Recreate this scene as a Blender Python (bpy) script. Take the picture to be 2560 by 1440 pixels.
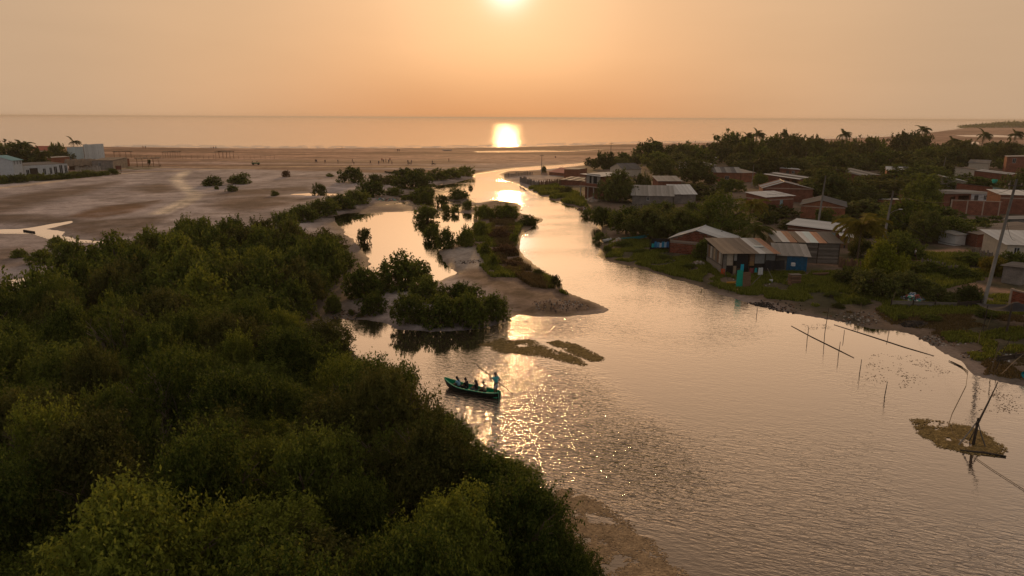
import bpy, math, random
import numpy as np
from mathutils import Matrix, Vector, Euler

for o in list(bpy.data.objects):
    bpy.data.objects.remove(o)
S = bpy.context.scene
COL = S.collection
R = math.radians

# ------------------------------------------------------------------ camera
F, CAMH, PITCH, ROLL = 1740.0, 21.0, 13.76, 0.27
cam = bpy.data.objects.new('camera', bpy.data.cameras.new('camera'))
COL.objects.link(cam)
cam.data.sensor_width = 36.0
cam.data.lens = 36.0 * F / 2560.0
cam.data.clip_start = 0.5
cam.data.clip_end = 60000.0
CAMM = Matrix.Rotation(R(90 - PITCH), 4, 'X') @ Matrix.Rotation(R(ROLL), 4, 'Z')
cam.matrix_world = Matrix.Translation((0, 0, CAMH)) @ CAMM
S.camera = cam
CM3 = np.array(CAMM.to_3x3())

# ------------------------------------------------------------------ world, sun, exposure
SUN_EL, SUN_AZ = R(9.9), R(-0.45)          # azimuth measured from +Y towards +X
SUND = Vector((math.sin(SUN_AZ) * math.cos(SUN_EL), math.cos(SUN_AZ) * math.cos(SUN_EL), math.sin(SUN_EL)))
world = bpy.data.worlds.new('World')
S.world = world
world.use_nodes = True
wn, wl = world.node_tree.nodes, world.node_tree.links
wn.clear()


def wnode(t, **kw):
    n = wn.new(t)
    for k, v in kw.items():
        setattr(n, k, v)
    return n


w_out = wnode('ShaderNodeOutputWorld')
w_bg = wnode('ShaderNodeBackground')
w_bg.inputs['Strength'].default_value = 0.10
sky = wnode('ShaderNodeTexSky', sky_type='NISHITA')
sky.sun_disc = False
sky.sun_elevation = SUN_EL
sky.sun_rotation = SUN_AZ
sky.altitude = 0
sky.air_density = 1.0
sky.dust_density = 6.0
sky.ozone_density = 1.0
# dusty air: a veil over the whole dome, warmer and brighter towards the sun
tc = wnode('ShaderNodeTexCoord')
dot = wnode('ShaderNodeVectorMath', operation='DOT_PRODUCT')
dot.inputs[1].default_value = SUND
wl.new(tc.outputs['Generated'], dot.inputs[0])
acos = wnode('ShaderNodeMath', operation='ARCCOSINE')
wl.new(dot.outputs['Value'], acos.inputs[0])
ang = wnode('ShaderNodeMath', operation='DIVIDE')
wl.new(acos.outputs[0], ang.inputs[0])
ang.inputs[1].default_value = math.pi
veil = wnode('ShaderNodeValToRGB')
VEIL = [(0, (.86, .58, .36)), (6, (.81, .53, .32)), (12, (.765, .485, .285)), (22, (.72, .47, .28)), (34, (.635, .43, .27)),
        (50, (.48, .37, .275)), (80, (.385, .335, .295)), (180, (.31, .305, .30))]
cr = veil.color_ramp
cr.interpolation = 'EASE'
while len(cr.elements) < len(VEIL):
    cr.elements.new(0.5)
for e, (a, c) in zip(cr.elements, VEIL):
    e.position = a / 180.0
    e.color = (*c, 1)
wl.new(ang.outputs[0], veil.inputs[0])
# glow right round the sun
def wexp(scale, power):
    a = wnode('ShaderNodeMath', operation='MULTIPLY')
    wl.new(acos.outputs[0], a.inputs[0])
    a.inputs[1].default_value = 1.0 / R(scale)
    b = wnode('ShaderNodeMath', operation='POWER')
    wl.new(a.outputs[0], b.inputs[0])
    b.inputs[1].default_value = power
    c = wnode('ShaderNodeMath', operation='MULTIPLY')
    wl.new(b.outputs[0], c.inputs[0])
    c.inputs[1].default_value = -1
    d = wnode('ShaderNodeMath', operation='EXPONENT')
    wl.new(c.outputs[0], d.inputs[0])
    return d.outputs[0]


def wscale(colour, fac):
    v = wnode('ShaderNodeVectorMath', operation='SCALE')
    v.inputs[0].default_value = colour
    wl.new(fac, v.inputs['Scale'])
    return v.outputs[0]


def wadd(a, b):
    v = wnode('ShaderNodeVectorMath', operation='ADD')
    wl.new(a, v.inputs[0])
    wl.new(b, v.inputs[1])
    return v.outputs[0]


glow = wadd(wscale((6.0, 8.0, 8.5), wexp(1.55, 2.0)), wscale((.15, .45, .45), wexp(3.2, 1.3)))
vs = wnode('ShaderNodeVectorMath', operation='SCALE')
# low air near the sun is reddened
sepz = wnode('ShaderNodeSeparateXYZ')
wl.new(tc.outputs['Generated'], sepz.inputs[0])
az_ = wnode('ShaderNodeMath', operation='MULTIPLY')
wl.new(sepz.outputs['Z'], az_.inputs[0])
az_.inputs[1].default_value = -1 / math.sin(R(5.0))
ez_ = wnode('ShaderNodeMath', operation='EXPONENT')
wl.new(az_.outputs[0], ez_.inputs[0])
mz_ = wnode('ShaderNodeMath', operation='MULTIPLY')
mz_.use_clamp = True
wl.new(ez_.outputs[0], mz_.inputs[0])
wl.new(wexp(22, 2.0), mz_.inputs[1])
red = wnode('ShaderNodeMix')
red.data_type = 'RGBA'
wl.new(mz_.outputs[0], red.inputs['Factor'])
red.inputs['A'].default_value = (1, 1, 1, 1)
red.inputs['B'].default_value = (1.12, .72, .42, 1)
vm = wnode('ShaderNodeVectorMath', operation='MULTIPLY')
wl.new(veil.outputs[0], vm.inputs[0])
wl.new(red.outputs['Result'], vm.inputs[1])
hm = wnode('ShaderNodeMapping')
hm.inputs['Scale'].default_value = (2.2, 2.2, 13)
wl.new(tc.outputs['Generated'], hm.inputs[0])
hno = wnode('ShaderNodeTexNoise')
hno.inputs['Scale'].default_value = 1.3
hno.inputs['Detail'].default_value = 4
wl.new(hm.outputs[0], hno.inputs['Vector'])
hmr = wnode('ShaderNodeMapRange')
wl.new(hno.outputs['Fac'], hmr.inputs['Value'])
hmr.inputs['From Min'].default_value, hmr.inputs['From Max'].default_value = .3, .7
hmr.inputs['To Min'].default_value, hmr.inputs['To Max'].default_value = .965, 1.035
hsc = wnode('ShaderNodeVectorMath', operation='SCALE')
wl.new(vm.outputs[0], hsc.inputs[0])
wl.new(hmr.outputs[0], hsc.inputs['Scale'])
wl.new(hsc.outputs[0], vs.inputs[0])
vs.inputs['Scale'].default_value = 8.6
tint = wnode('ShaderNodeVectorMath', operation='MULTIPLY')
wl.new(sky.outputs[0], tint.inputs[0])
tint.inputs[1].default_value = (.05, .04, .032)
wl.new(wadd(wadd(vs.outputs[0], glow), tint.outputs[0]), w_bg.inputs['Color'])
wl.new(w_bg.outputs[0], w_out.inputs['Surface'])

sun = bpy.data.objects.new('sun', bpy.data.lights.new('sun', 'SUN'))
COL.objects.link(sun)
sun.data.energy = 1.3
sun.data.angle = R(1.2)
sun.data.color = (1.0, 0.56, 0.23)
sun.rotation_euler = (-SUND).to_track_quat('-Z', 'Y').to_euler()
sun.location = SUND * 400

S.view_settings.view_transform = 'Standard'
S.view_settings.look = 'None'
S.view_settings.exposure = 0.0
S.view_settings.gamma = 1.0
S.view_settings.use_curve_mapping = False
S.render.engine = 'CYCLES'
cy = S.cycles
cy.max_bounces = 5
cy.diffuse_bounces = 2
cy.glossy_bounces = 3
cy.transmission_bounces = 3
cy.transparent_max_bounces = 6
cy.volume_bounces = 0
cy.caustics_reflective = False
cy.caustics_refractive = False
cy.use_denoising = True
cy.sample_clamp_direct = 150.0

# ------------------------------------------------------------------ helpers
def ray(px, py):
    d = CM3 @ np.array([(px - 1280.0) / F, (720.0 - py) / F, -1.0])
    return d


def P(px, py, z=0.0):
    """the point at height z that the lens sees at (px, py) of the photograph"""
    d = ray(px, py)
    t = (z - CAMH) / d[2]
    return Vector((d[0] * t, d[1] * t, z))


def depth_of(v):
    return v.y * math.cos(R(PITCH)) + (CAMH - v.z) * math.sin(R(PITCH))


def tag(o, label=None, cat=None, group=None, kind=None):
    if label: o['label'] = label
    if cat: o['category'] = cat
    if group: o['group'] = group
    if kind: o['kind'] = kind
    return o


def empty(name, loc=(0, 0, 0), rz=0.0, label=None, cat=None, group=None):
    o = bpy.data.objects.new(name, None)
    COL.objects.link(o)
    o.empty_display_size = 0.3
    o.location = loc
    o.rotation_euler = (0, 0, rz)
    return tag(o, label, cat, group)


class MB:
    def __init__(s):
        s.v, s.f = [], []

    def add(s, vs, fs):
        n = len(s.v)
        s.v += [tuple(p) for p in vs]
        s.f += [tuple(i + n for i in f) for f in fs]

    def box(s, x0, x1, y0, y1, z0, z1, m=None):
        vs = [Vector(p) for p in ((x0, y0, z0), (x1, y0, z0), (x1, y1, z0), (x0, y1, z0), (x0, y0, z1), (x1, y0, z1), (x1, y1, z1), (x0, y1, z1))]
        if m is not None:
            vs = [m @ p for p in vs]
        s.add(vs, [(0, 3, 2, 1), (4, 5, 6, 7), (0, 1, 5, 4), (1, 2, 6, 5), (2, 3, 7, 6), (3, 0, 4, 7)])
        return s

    def prism(s, x0, x1, y0, y1, z0, za, zb):
        s.add([(x0, y0, z0), (x1, y0, z0), (x1, y1, z0), (x0, y1, z0), (x0, y0, za), (x1, y0, zb), (x1, y1, zb), (x0, y1, za)],
              [(0, 3, 2, 1), (4, 5, 6, 7), (0, 1, 5, 4), (1, 2, 6, 5), (2, 3, 7, 6), (3, 0, 4, 7)])
        return s

    def tube(s, pts, rad, n=6, cap=True):
        pts = [Vector(p) for p in pts]
        if not isinstance(rad, (list, tuple)):
            rad = [rad] * len(pts)
        rings = []
        base = len(s.v)
        for i, p in enumerate(pts):
            d = (pts[min(i + 1, len(pts) - 1)] - pts[max(i - 1, 0)]).normalized()
            a = d.cross(Vector((0, 0, 1)))
            if a.length < 1e-3:
                a = Vector((1, 0, 0))
            a.normalize()
            b = d.cross(a)
            for k in range(n):
                t = 2 * math.pi * k / n
                s.v.append(tuple(p + (a * math.cos(t) + b * math.sin(t)) * rad[i]))
        for i in range(len(pts) - 1):
            for k in range(n):
                s.f.append((base + i * n + k, base + i * n + (k + 1) % n, base + (i + 1) * n + (k + 1) % n, base + (i + 1) * n + k))
        if cap:
            s.f.append(tuple(base + k for k in range(n)))
            s.f.append(tuple(base + (len(pts) - 1) * n + k for k in reversed(range(n))))
        return s

    def mesh(s, name, mat=None, smooth=False):
        me = bpy.data.meshes.new(name)
        me.from_pydata(s.v, [], s.f)
        if mat: me.materials.append(mat)
        if smooth:
            me.polygons.foreach_set('use_smooth', [True] * len(me.polygons))
        me.update()
        return me

    def build(s, name, mat=None, parent=None, smooth=False, loc=None, rz=None):
        return link(s.mesh(name, mat, smooth), name, parent, loc, rz)


def link(me, name, parent=None, loc=None, rz=None, mat=None):
    o = bpy.data.objects.new(name, me)
    COL.objects.link(o)
    if parent is not None: o.parent = parent
    if loc is not None: o.location = loc
    if rz is not None: o.rotation_euler = (0, 0, rz)
    if mat is not None:
        o.material_slots[0].link = 'OBJECT'
        o.material_slots[0].material = mat
    return o


def np_mesh(name, V, Fq, mat=None):
    """mesh from numpy arrays; Fq is (n, k) with k = 3 or 4"""
    me = bpy.data.meshes.new(name)
    V = np.asarray(V, dtype=np.float32)
    Fq = np.asarray(Fq, dtype=np.int32)
    n, k = Fq.shape
    me.vertices.add(len(V))
    me.vertices.foreach_set('co', V.ravel())
    me.loops.add(n * k)
    me.loops.foreach_set('vertex_index', Fq.ravel())
    me.polygons.add(n)
    me.polygons.foreach_set('loop_start', np.arange(n, dtype=np.int32) * k)
    me.polygons.foreach_set('loop_total', np.full(n, k, dtype=np.int32))
    if mat: me.materials.append(mat)
    me.update(calc_edges=True)
    return me


ORD = ['', 'first', 'second', 'third', 'fourth', 'fifth', 'sixth', 'seventh', 'eighth', 'ninth', 'tenth', 'eleventh', 'twelfth', 'thirteenth',
       'fourteenth', 'fifteenth', 'sixteenth', 'seventeenth', 'eighteenth', 'nineteenth', 'twentieth']


def nth(n):
    if n < len(ORD): return ORD[n]
    return f'{n}' + {1: 'st', 2: 'nd', 3: 'rd'}.get(n % 10 if n % 100 not in (11, 12, 13) else 0, 'th')


# ------------------------------------------------------------------ materials
MATS = {}


def mat(name, base=(.5, .5, .5), rough=.8, var=.25, scale=3.0, objvar=0.0, bump=0.0, bscale=20.0, metal=0.0, spec=.3, island=0.0, stretch=None):
    """principled with noise in the colour; objvar varies it per object, island per loose piece"""
    if name in MATS: return MATS[name]
    m = bpy.data.materials.new(name)
    m.use_nodes = True
    nt = m.node_tree
    N, Lk = nt.nodes, nt.links
    b = N['Principled BSDF']
    b.inputs['Roughness'].default_value = rough
    b.inputs['Metallic'].default_value = metal
    b.inputs['Specular IOR Level'].default_value = spec
    co = N.new('ShaderNodeTexCoord')
    src = co.outputs['Object']
    if stretch:
        mp = N.new('ShaderNodeMapping')
        mp.inputs['Scale'].default_value = stretch
        Lk.new(src, mp.inputs[0])
        src = mp.outputs[0]
    no = N.new('ShaderNodeTexNoise')
    no.inputs['Scale'].default_value = scale
    no.inputs['Detail'].default_value = 5
    no.inputs['Roughness'].default_value = .65
    Lk.new(src, no.inputs['Vector'])
    mr = N.new('ShaderNodeMapRange')
    Lk.new(no.outputs['Fac'], mr.inputs['Value'])
    mr.inputs['From Min'].default_value, mr.inputs['From Max'].default_value = .25, .75
    mr.inputs['To Min'].default_value, mr.inputs['To Max'].default_value = 1 - var, 1 + var
    fac = mr.outputs[0]

    def times(fac, out, amt):
        r = N.new('ShaderNodeMapRange')
        Lk.new(out, r.inputs['Value'])
        r.inputs['To Min'].default_value, r.inputs['To Max'].default_value = 1 - amt, 1 + amt
        q = N.new('ShaderNodeMath')
        q.operation = 'MULTIPLY'
        Lk.new(fac, q.inputs[0])
        Lk.new(r.outputs[0], q.inputs[1])
        return q.outputs[0]
    if objvar:
        oi = N.new('ShaderNodeObjectInfo')
        fac = times(fac, oi.outputs['Random'], objvar)
    if island:
        ge = N.new('ShaderNodeNewGeometry')
        fac = times(fac, ge.outputs['Random Per Island'], island)
    sc = N.new('ShaderNodeVectorMath')
    sc.operation = 'SCALE'
    sc.inputs[0].default_value = base
    Lk.new(fac, sc.inputs['Scale'])
    Lk.new(sc.outputs[0], b.inputs['Base Color'])
    if bump:
        n2 = N.new('ShaderNodeTexNoise')
        n2.inputs['Scale'].default_value = bscale
        n2.inputs['Detail'].default_value = 4
        Lk.new(src, n2.inputs['Vector'])
        bp = N.new('ShaderNodeBump')
        bp.inputs['Strength'].default_value = bump
        bp.inputs['Distance'].default_value = .05
        Lk.new(n2.outputs['Fac'], bp.inputs['Height'])
        Lk.new(bp.outputs[0], b.inputs['Normal'])
    MATS[name] = m
    return m


def leaf_mat(name, c0, c1, trans=.35, objvar=.35, rough=.7, spec=.08):
    """leaf: colour varied leaf by leaf and plant by plant, light shines through"""
    if name in MATS: return MATS[name]
    m = bpy.data.materials.new(name)
    m.use_nodes = True
    nt = m.node_tree
    N, Lk = nt.nodes, nt.links
    b = N['Principled BSDF']
    b.inputs['Roughness'].default_value = rough
    b.inputs['Specular IOR Level'].default_value = spec
    ge = N.new('ShaderNodeNewGeometry')
    oi = N.new('ShaderNodeObjectInfo')
    ad = N.new('ShaderNodeMath'); ad.operation = 'MULTIPLY_ADD'
    Lk.new(oi.outputs['Random'], ad.inputs[0])
    ad.inputs[1].default_value = objvar * 2
    ad.inputs[2].default_value = -objvar
    su = N.new('ShaderNodeMath'); su.operation = 'ADD'; su.use_clamp = True
    Lk.new(ge.outputs['Random Per Island'], su.inputs[0])
    Lk.new(ad.outputs[0], su.inputs[1])
    mx = N.new('ShaderNodeMix'); mx.data_type = 'RGBA'
    Lk.new(su.outputs[0], mx.inputs['Factor'])
    mx.inputs['A'].default_value = (*c0, 1)
    mx.inputs['B'].default_value = (*c1, 1)
    Lk.new(mx.outputs['Result'], b.inputs['Base Color'])
    tr = N.new('ShaderNodeBsdfTranslucent')
    Lk.new(mx.outputs['Result'], tr.inputs['Color'])
    ms = N.new('ShaderNodeMixShader')
    ms.inputs[0].default_value = trans
    Lk.new(b.outputs[0], ms.inputs[1])
    Lk.new(tr.outputs[0], ms.inputs[2])
    Lk.new(ms.outputs[0], N['Material Output'].inputs['Surface'])
    MATS[name] = m
    return m


def brick_mat(name, c1, c2, mortar, bw=.34, bh=.22):
    if name in MATS: return MATS[name]
    m = mat(name, c1, .9, .42, .8, objvar=.15)
    N, Lk = m.node_tree.nodes, m.node_tree.links
    b = N['Principled BSDF']
    co = N.new('ShaderNodeTexCoord')
    sp = N.new('ShaderNodeSeparateXYZ')
    cb = N.new('ShaderNodeCombineXYZ')
    Lk.new(co.outputs['Object'], sp.inputs[0])
    Lk.new(sp.outputs['X'], cb.inputs['X'])
    Lk.new(sp.outputs['Z'], cb.inputs['Y'])
    br = N.new('ShaderNodeTexBrick')
    br.inputs['Scale'].default_value = 1
    br.inputs['Brick Width'].default_value = bw
    br.inputs['Row Height'].default_value = bh
    br.inputs['Mortar Size'].default_value = .012
    br.inputs['Color1'].default_value = (*c1, 1)
    br.inputs['Color2'].default_value = (*c2, 1)
    br.inputs['Mortar'].default_value = (*mortar, 1)
    Lk.new(cb.outputs[0], br.inputs['Vector'])
    sc = [n for n in N if n.bl_idname == 'ShaderNodeVectorMath'][0]
    Lk.new(br.outputs['Color'], sc.inputs[0])
    bp = N.new('ShaderNodeBump')
    bp.inputs['Strength'].default_value = .6
    bp.inputs['Distance'].default_value = .02
    inv = N.new('ShaderNodeMath'); inv.operation = 'SUBTRACT'
    inv.inputs[0].default_value = 1
    Lk.new(br.outputs['Fac'], inv.inputs[1])
    Lk.new(inv.outputs[0], bp.inputs['Height'])
    Lk.new(bp.outputs[0], b.inputs['Normal'])
    return m


M_BRICK = brick_mat('clay_block', (.235, .078, .045), (.185, .060, .036), (.22, .15, .115))
M_BRICKO = brick_mat('orange_block', (.29, .105, .052), (.235, .08, .042), (.26, .18, .13))
M_BLOCK = brick_mat('grey_block', (.22, .19, .17), (.19, .165, .15), (.26, .23, .20), .42, .21)
M_BRICK1 = mat('single_brick', (.22, .066, .036), .9, .25, 6, objvar=.3)
M_MORTAR = mat('mortar', (.27, .20, .16), .95, .2, 4)
M_WHITEW = mat('white_plaster', (.52, .53, .55), .85, .18, 1.5)
M_GREENW = mat('pale_green_plaster', (.32, .48, .44), .85, .18, 1.5)
M_CREAM = mat('cream_plaster', (.55, .47, .38), .85, .2, 1.5)
M_CONC = mat('concrete', (.36, .32, .28), .9, .22, 2)
M_POLE = mat('pole_concrete', (.22, .20, .18), .9, .2, 2)
M_CONCB = mat('concrete_beam', (.40, .30, .24), .9, .2, 2)
M_TINW = mat('pale_tin', (.50, .50, .50), .55, .22, .7, objvar=.16, spec=.4)
M_TING = mat('grey_tin', (.24, .23, .22), .6, .3, .8, objvar=.22)
M_TIND = mat('dark_fibre_sheet', (.105, .10, .10), .8, .3, .8, objvar=.2)
M_TINB = mat('brown_fibre_sheet', (.19, .15, .12), .8, .3, .9, objvar=.18)
M_TINR = mat('rusty_tin', (.36, .19, .12), .8, .4, 1.2, objvar=.25)
M_TINBL = mat('pale_blue_panel', (.44, .54, .56), .5, .12, .8, objvar=.10)
M_TEAL = mat('teal_sheet', (.16, .33, .35), .6, .2, 1)
M_REDT = mat('red_tile', (.36, .10, .06), .8, .2, 2)
M_PINK = mat('pink_sheet', (.50, .22, .17), .8, .15, 1)
M_THATCH = mat('thatch', (.17, .125, .09), .95, .4, 4, stretch=(1, 1, 6), bump=.6)
M_WOOD = mat('weathered_plank', (.20, .17, .145), .9, .4, 2.5, objvar=.35, stretch=(.4, 4, 4))
M_WOODB = mat('brown_plank', (.20, .115, .07), .9, .35, 2.5, objvar=.3, stretch=(.4, 4, 4))
M_WOODD = mat('dark_wood', (.06, .045, .035), .9, .4, 3, objvar=.2)
M_BAMBOO = mat('bamboo', (.20, .14, .08), .7, .3, 3, objvar=.2)
M_BARK = mat('bark', (.13, .095, .065), .95, .35, 5)
M_TWIG = mat('pale_twig', (.19, .15, .105), .95, .3, 5)
M_GLASS = mat('dark_pane', (.025, .03, .035), .12, .1, 2, spec=.5)
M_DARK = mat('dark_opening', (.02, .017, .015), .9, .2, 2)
M_DOORB = mat('dark_door', (.05, .045, .05), .6, .2, 2)
M_BLUED = mat('pale_blue_door', (.30, .42, .46), .6, .2, 2)
M_TARP = mat('blue_tarp', (.012, .10, .20), .5, .3, 3, bump=.5, bscale=5)
M_NETB = mat('black_netting', (.022, .02, .022), .8, .3, 8)
M_FRAMEW = mat('white_frame', (.5, .5, .5), .6, .1, 3)

# ------------------------------------------------------------------ terrain and water
def vnoise(x, y, seed=0):
    xi, yi = np.floor(x).astype(np.int64), np.floor(y).astype(np.int64)
    xf, yf = x - xi, y - yi

    def h(a, b):
        n = (a * 374761393 + b * 668265263 + seed * 1442695041) & 0xFFFFFFFF
        n = ((n ^ (n >> 13)) * 1274126177) & 0xFFFFFFFF
        return ((n ^ (n >> 16)) & 0xFFFF) / 65535.0
    u, v = xf * xf * (3 - 2 * xf), yf * yf * (3 - 2 * yf)
    return (h(xi, yi) * (1 - u) + h(xi + 1, yi) * u) * (1 - v) + (h(xi, yi + 1) * (1 - u) + h(xi + 1, yi + 1) * u) * v


def fbm(x, y, oct=4, seed=0):
    t, a, s = 0, .5, 0
    for i in range(oct):
        t = t + a * vnoise(x * 2 ** i + 17.3 * i, y * 2 ** i - 9.1 * i, seed + i)
        s += a
        a *= .5
    return t / s


def wpoly(px, z=0.0):
    return np.array([P(x, y, z)[:2] for x, y in px])


def sdist(x, y, poly):
    """signed distance, negative inside"""
    shp = x.shape
    x, y = x.ravel(), y.ravel()
    d = np.full(len(x), 1e18)
    ins = np.zeros(len(x), bool)
    n = len(poly)
    for i in range(n):
        ax, ay = poly[i]
        bx, by = poly[(i + 1) % n]
        ex, ey = bx - ax, by - ay
        t = np.clip(((x - ax) * ex + (y - ay) * ey) / (ex * ex + ey * ey + 1e-12), 0, 1)
        d = np.minimum(d, (x - ax - t * ex) ** 2 + (y - ay - t * ey) ** 2)
        c = ((ay > y) != (by > y))
        with np.errstate(divide='ignore', invalid='ignore'):
            xc = ax + (y - ay) * ex / (ey if abs(ey) > 1e-12 else 1e-12)
        ins ^= c & (x < xc)
    d = np.sqrt(d)
    return np.where(ins, -d, d).reshape(shp)


def ldist(x, y, line):
    d = np.full(x.shape, 1e18)
    for (ax, ay), (bx, by) in zip(line[:-1], line[1:]):
        ex, ey = bx - ax, by - ay
        t = np.clip(((x - ax) * ex + (y - ay) * ey) / (ex * ex + ey * ey + 1e-12), 0, 1)
        d = np.minimum(d, (x - ax - t * ex) ** 2 + (y - ay - t * ey) ** 2)
    return np.sqrt(d)


RIVER = [(1195, 436), (1240, 428), (1300, 420), (1380, 414), (1480, 405), (1492, 408), (1400, 420), (1320, 426), (1262, 428), (1240, 436), (1252, 444),
         (1262, 452), (1295, 461), (1315, 476), (1350, 491), (1390, 503), (1430, 516), (1462, 531), (1480, 551), (1500, 575), (1492, 592), (1502, 610),
         (1492, 640), (1510, 651), (1560, 663), (1620, 677), (1660, 690), (1730, 711), (1780, 729), (1830, 746), (1890, 762), (1950, 777), (2000, 788),
         (2060, 797), (2115, 807), (2180, 822), (2240, 828), (2290, 842), (2340, 870), (2412, 913), (2440, 940), (2500, 955), (2560, 968), (2900, 1030),
         (3400, 1150), (3400, 2300), (1600, 2300), (1560, 1900), (1490, 1480), (1400, 1330), (1320, 1240), (1190, 1155), (1120, 1080), (1040, 1010), (940, 930),
         (870, 870), (822, 820), (835, 797), (900, 800), (955, 806), (985, 822), (1080, 830), (1200, 824), (1270, 802), (1290, 786), (1340, 791),
         (1430, 791), (1510, 784), (1522, 773), (1500, 760), (1440, 738), (1402, 722), (1400, 700), (1345, 670), (1312, 640), (1300, 620), (1305, 592),
         (1330, 567), (1357, 549), (1330, 538), (1300, 532), (1305, 515), (1290, 507), (1240, 500), (1195, 506), (1178, 495), (1168, 478), (1130, 472),
         (1090, 465), (1140, 457), (1185, 445)]
LAGOON = [(838, 540), (865, 533), (905, 537), (960, 532), (1030, 527), (1045, 541), (1090, 548), (1112, 531), (1180, 535), (1182, 560), (1165, 580),
          (1150, 592), (1095, 628), (1108, 652), (1130, 672), (1142, 684), (1100, 702), (1040, 706), (980, 690), (930, 650), (890, 605), (855, 572)]
POOLS = [
    [(-40, 575), (60, 572), (180, 552), (184, 556), (110, 573), (160, 580), (150, 590), (125, 598), (85, 585), (-40, 583)],
    [(155, 590), (200, 599), (285, 605), (278, 611), (190, 605), (150, 600)],
    [(20, 702), (100, 688), (150, 682), (135, 712), (40, 722)],
    [(1195, 379), (1300, 377), (1420, 375.5), (1515, 373), (1420, 379), (1300, 381), (1200, 381)],
    [(1085, 470), (1130, 463), (1165, 469), (1110, 478)],
    [(1110, 482), (1160, 480), (1172, 488), (1115, 490)],
    [(1000, 493), (1060, 491), (1085, 498), (1000, 499)],
    [(1090, 512), (1150, 508), (1178, 516), (1130, 520)],
    [(700, 486), (780, 483), (870, 486), (860, 490), (760, 488)],
    [(2385, 338), (2480, 337), (2560, 341), (2700, 346), (2700, 350), (2560, 344), (2420, 342)],
    [(2405, 356), (2440, 354), (2450, 360), (2420, 364)],
    [(1900, 362), (2000, 360), (2020, 364), (1950, 368)],
    [(2090, 362), (2160, 359), (2175, 365), (2110, 369)],
]
SHORE = [(-900, 362), (0, 366), (250, 367), (600, 371), (900, 371), (1120, 370.5), (1300, 368), (1500, 362), (1800, 356), (2000, 350), (2200, 343), (2290, 336),
         (2360, 327), (2415, 320), (2450, 314), (2560, 311), (2700, 309)]
sea_poly = np.vstack([wpoly(SHORE), [[9000, 3600], [9000, 40000], [-20000, 40000], [-20000, 470]]])
river_poly = wpoly(RIVER)
WATER = [river_poly, wpoly(LAGOON)] + [wpoly(p) for p in POOLS] + [sea_poly]
LOWFLAT = wpoly([(800, 560), (870, 520), (960, 495), (1000, 470), (1120, 455), (1190, 470), (1195, 540), (1100, 640), (960, 700), (960, 830), (780, 830), (780, 740), (900, 640)])
VILLAGE = wpoly([(1500, 640), (1470, 560), (1390, 505), (1420, 460), (1500, 405), (1700, 388), (2000, 372), (2700, 360), (3600, 420), (3600, 1200), (2600, 930), (2400, 850), (2000, 760), (1700, 690)])
THICKET_G = wpoly([(-600, 760), (100, 730), (240, 640), (420, 580), (700, 580), (860, 600), (960, 680), (900, 780), (800, 830), (950, 940), (1200, 1160), (1400, 1340), (1560, 1900), (-1500, 1900)])


def ground(x, y):
    x, y = np.asarray(x, float), np.asarray(y, float)
    d = np.full(x.shape, 1e9)
    for p in WATER:
        d = np.minimum(d, sdist(x, y, p))
    k = np.clip(y / 120.0, .35, 2.5)
    d = d + (fbm(x / (2.2 * k), y / (2.2 * k), 3, 5) - .5) * 1.3 * k + (fbm(x / .5, y / .5, 2, 8) - .5) * .25
    h = np.where(d > 0, .015 + .42 * (1 - np.exp(-np.maximum(d, 0) / 5.0)), -.8 * (1 - np.exp(np.minimum(d, 0) / 3.0)))
    low = np.clip(-sdist(x, y, LOWFLAT) / 4.0, 0, 1)
    h = np.where(d > 0, h * (1 - .8 * low) + low * (fbm(x / 6, y / 6, 4, 3) - .46) * .30, h)
    vil = np.clip(-sdist(x, y, VILLAGE) / 8.0, 0, 1)
    h = np.where(d > 0, h + vil * .5 * np.clip(d / 4, 0, 1), h)
    h = h + np.where(d > 0, (fbm(x / 9, y / 9, 4, 21) - .5) * .22 * np.clip(d / 3, 0, 1), 0)
    return h, d


def gz(x, y):
    """height of the built ground mesh"""
    i = min(max(int(np.searchsorted(rows, y)) - 1, 0), len(rows) - 2)
    fi = min(max((y - rows[i]) / (rows[i + 1] - rows[i]), 0), 1)
    u = (min(max(x / (0.98 * y + 34), -1), 1) + 1) * .5 * (len(ucol) - 1)
    j = min(int(u), len(ucol) - 2)
    fj = u - j
    a = GH[i, j] * (1 - fj) + GH[i, j + 1] * fj
    b = GH[i + 1, j] * (1 - fj) + GH[i + 1, j + 1] * fj
    return float(a * (1 - fi) + b * fi)


def G(px, py, z0=.5):
    """ground point seen at a pixel of the photograph"""
    p = P(px, py, z0)
    for _ in range(3):
        p = P(px, py, max(0.0, gz(p.x, p.y)))
    return Vector((p.x, p.y, max(0.0, gz(p.x, p.y))))


rows, Y = [], 9.0
while Y < 4200:
    rows.append(Y)
    Y = Y * 1.0088 + .04
rows = np.array(rows)
ucol = np.linspace(-1, 1, 430)
GY = np.repeat(rows[:, None], len(ucol), 1)
GX = ucol[None, :] * (0.98 * GY + 34)
GH, GD = ground(GX, GY)
keep = np.ones(GH.shape, bool)
nr, nc = GH.shape
idx = np.arange(nr * nc).reshape(nr, nc)
quads = np.stack([idx[:-1, :-1], idx[:-1, 1:], idx[1:, 1:], idx[1:, :-1]], -1).reshape(-1, 4)
deep = (GD < -25)
qd = deep[:-1, :-1] & deep[:-1, 1:] & deep[1:, 1:] & deep[1:, :-1]
quads = quads[~qd.ravel()]
used = np.unique(quads)
remap = np.full(nr * nc, -1, np.int64)
remap[used] = np.arange(len(used))
gx, gy, gh, gd = GX.ravel()[used], GY.ravel()[used], GH.ravel()[used], GD.ravel()[used]


def soft(poly, w):
    return np.clip(.5 - sdist(gx, gy, wpoly(poly)) / w, 0, 1)


def lerp(a, b, t):
    return a * (1 - t[:, None]) + np.array(b)[None, :] * t[:, None]


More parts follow.
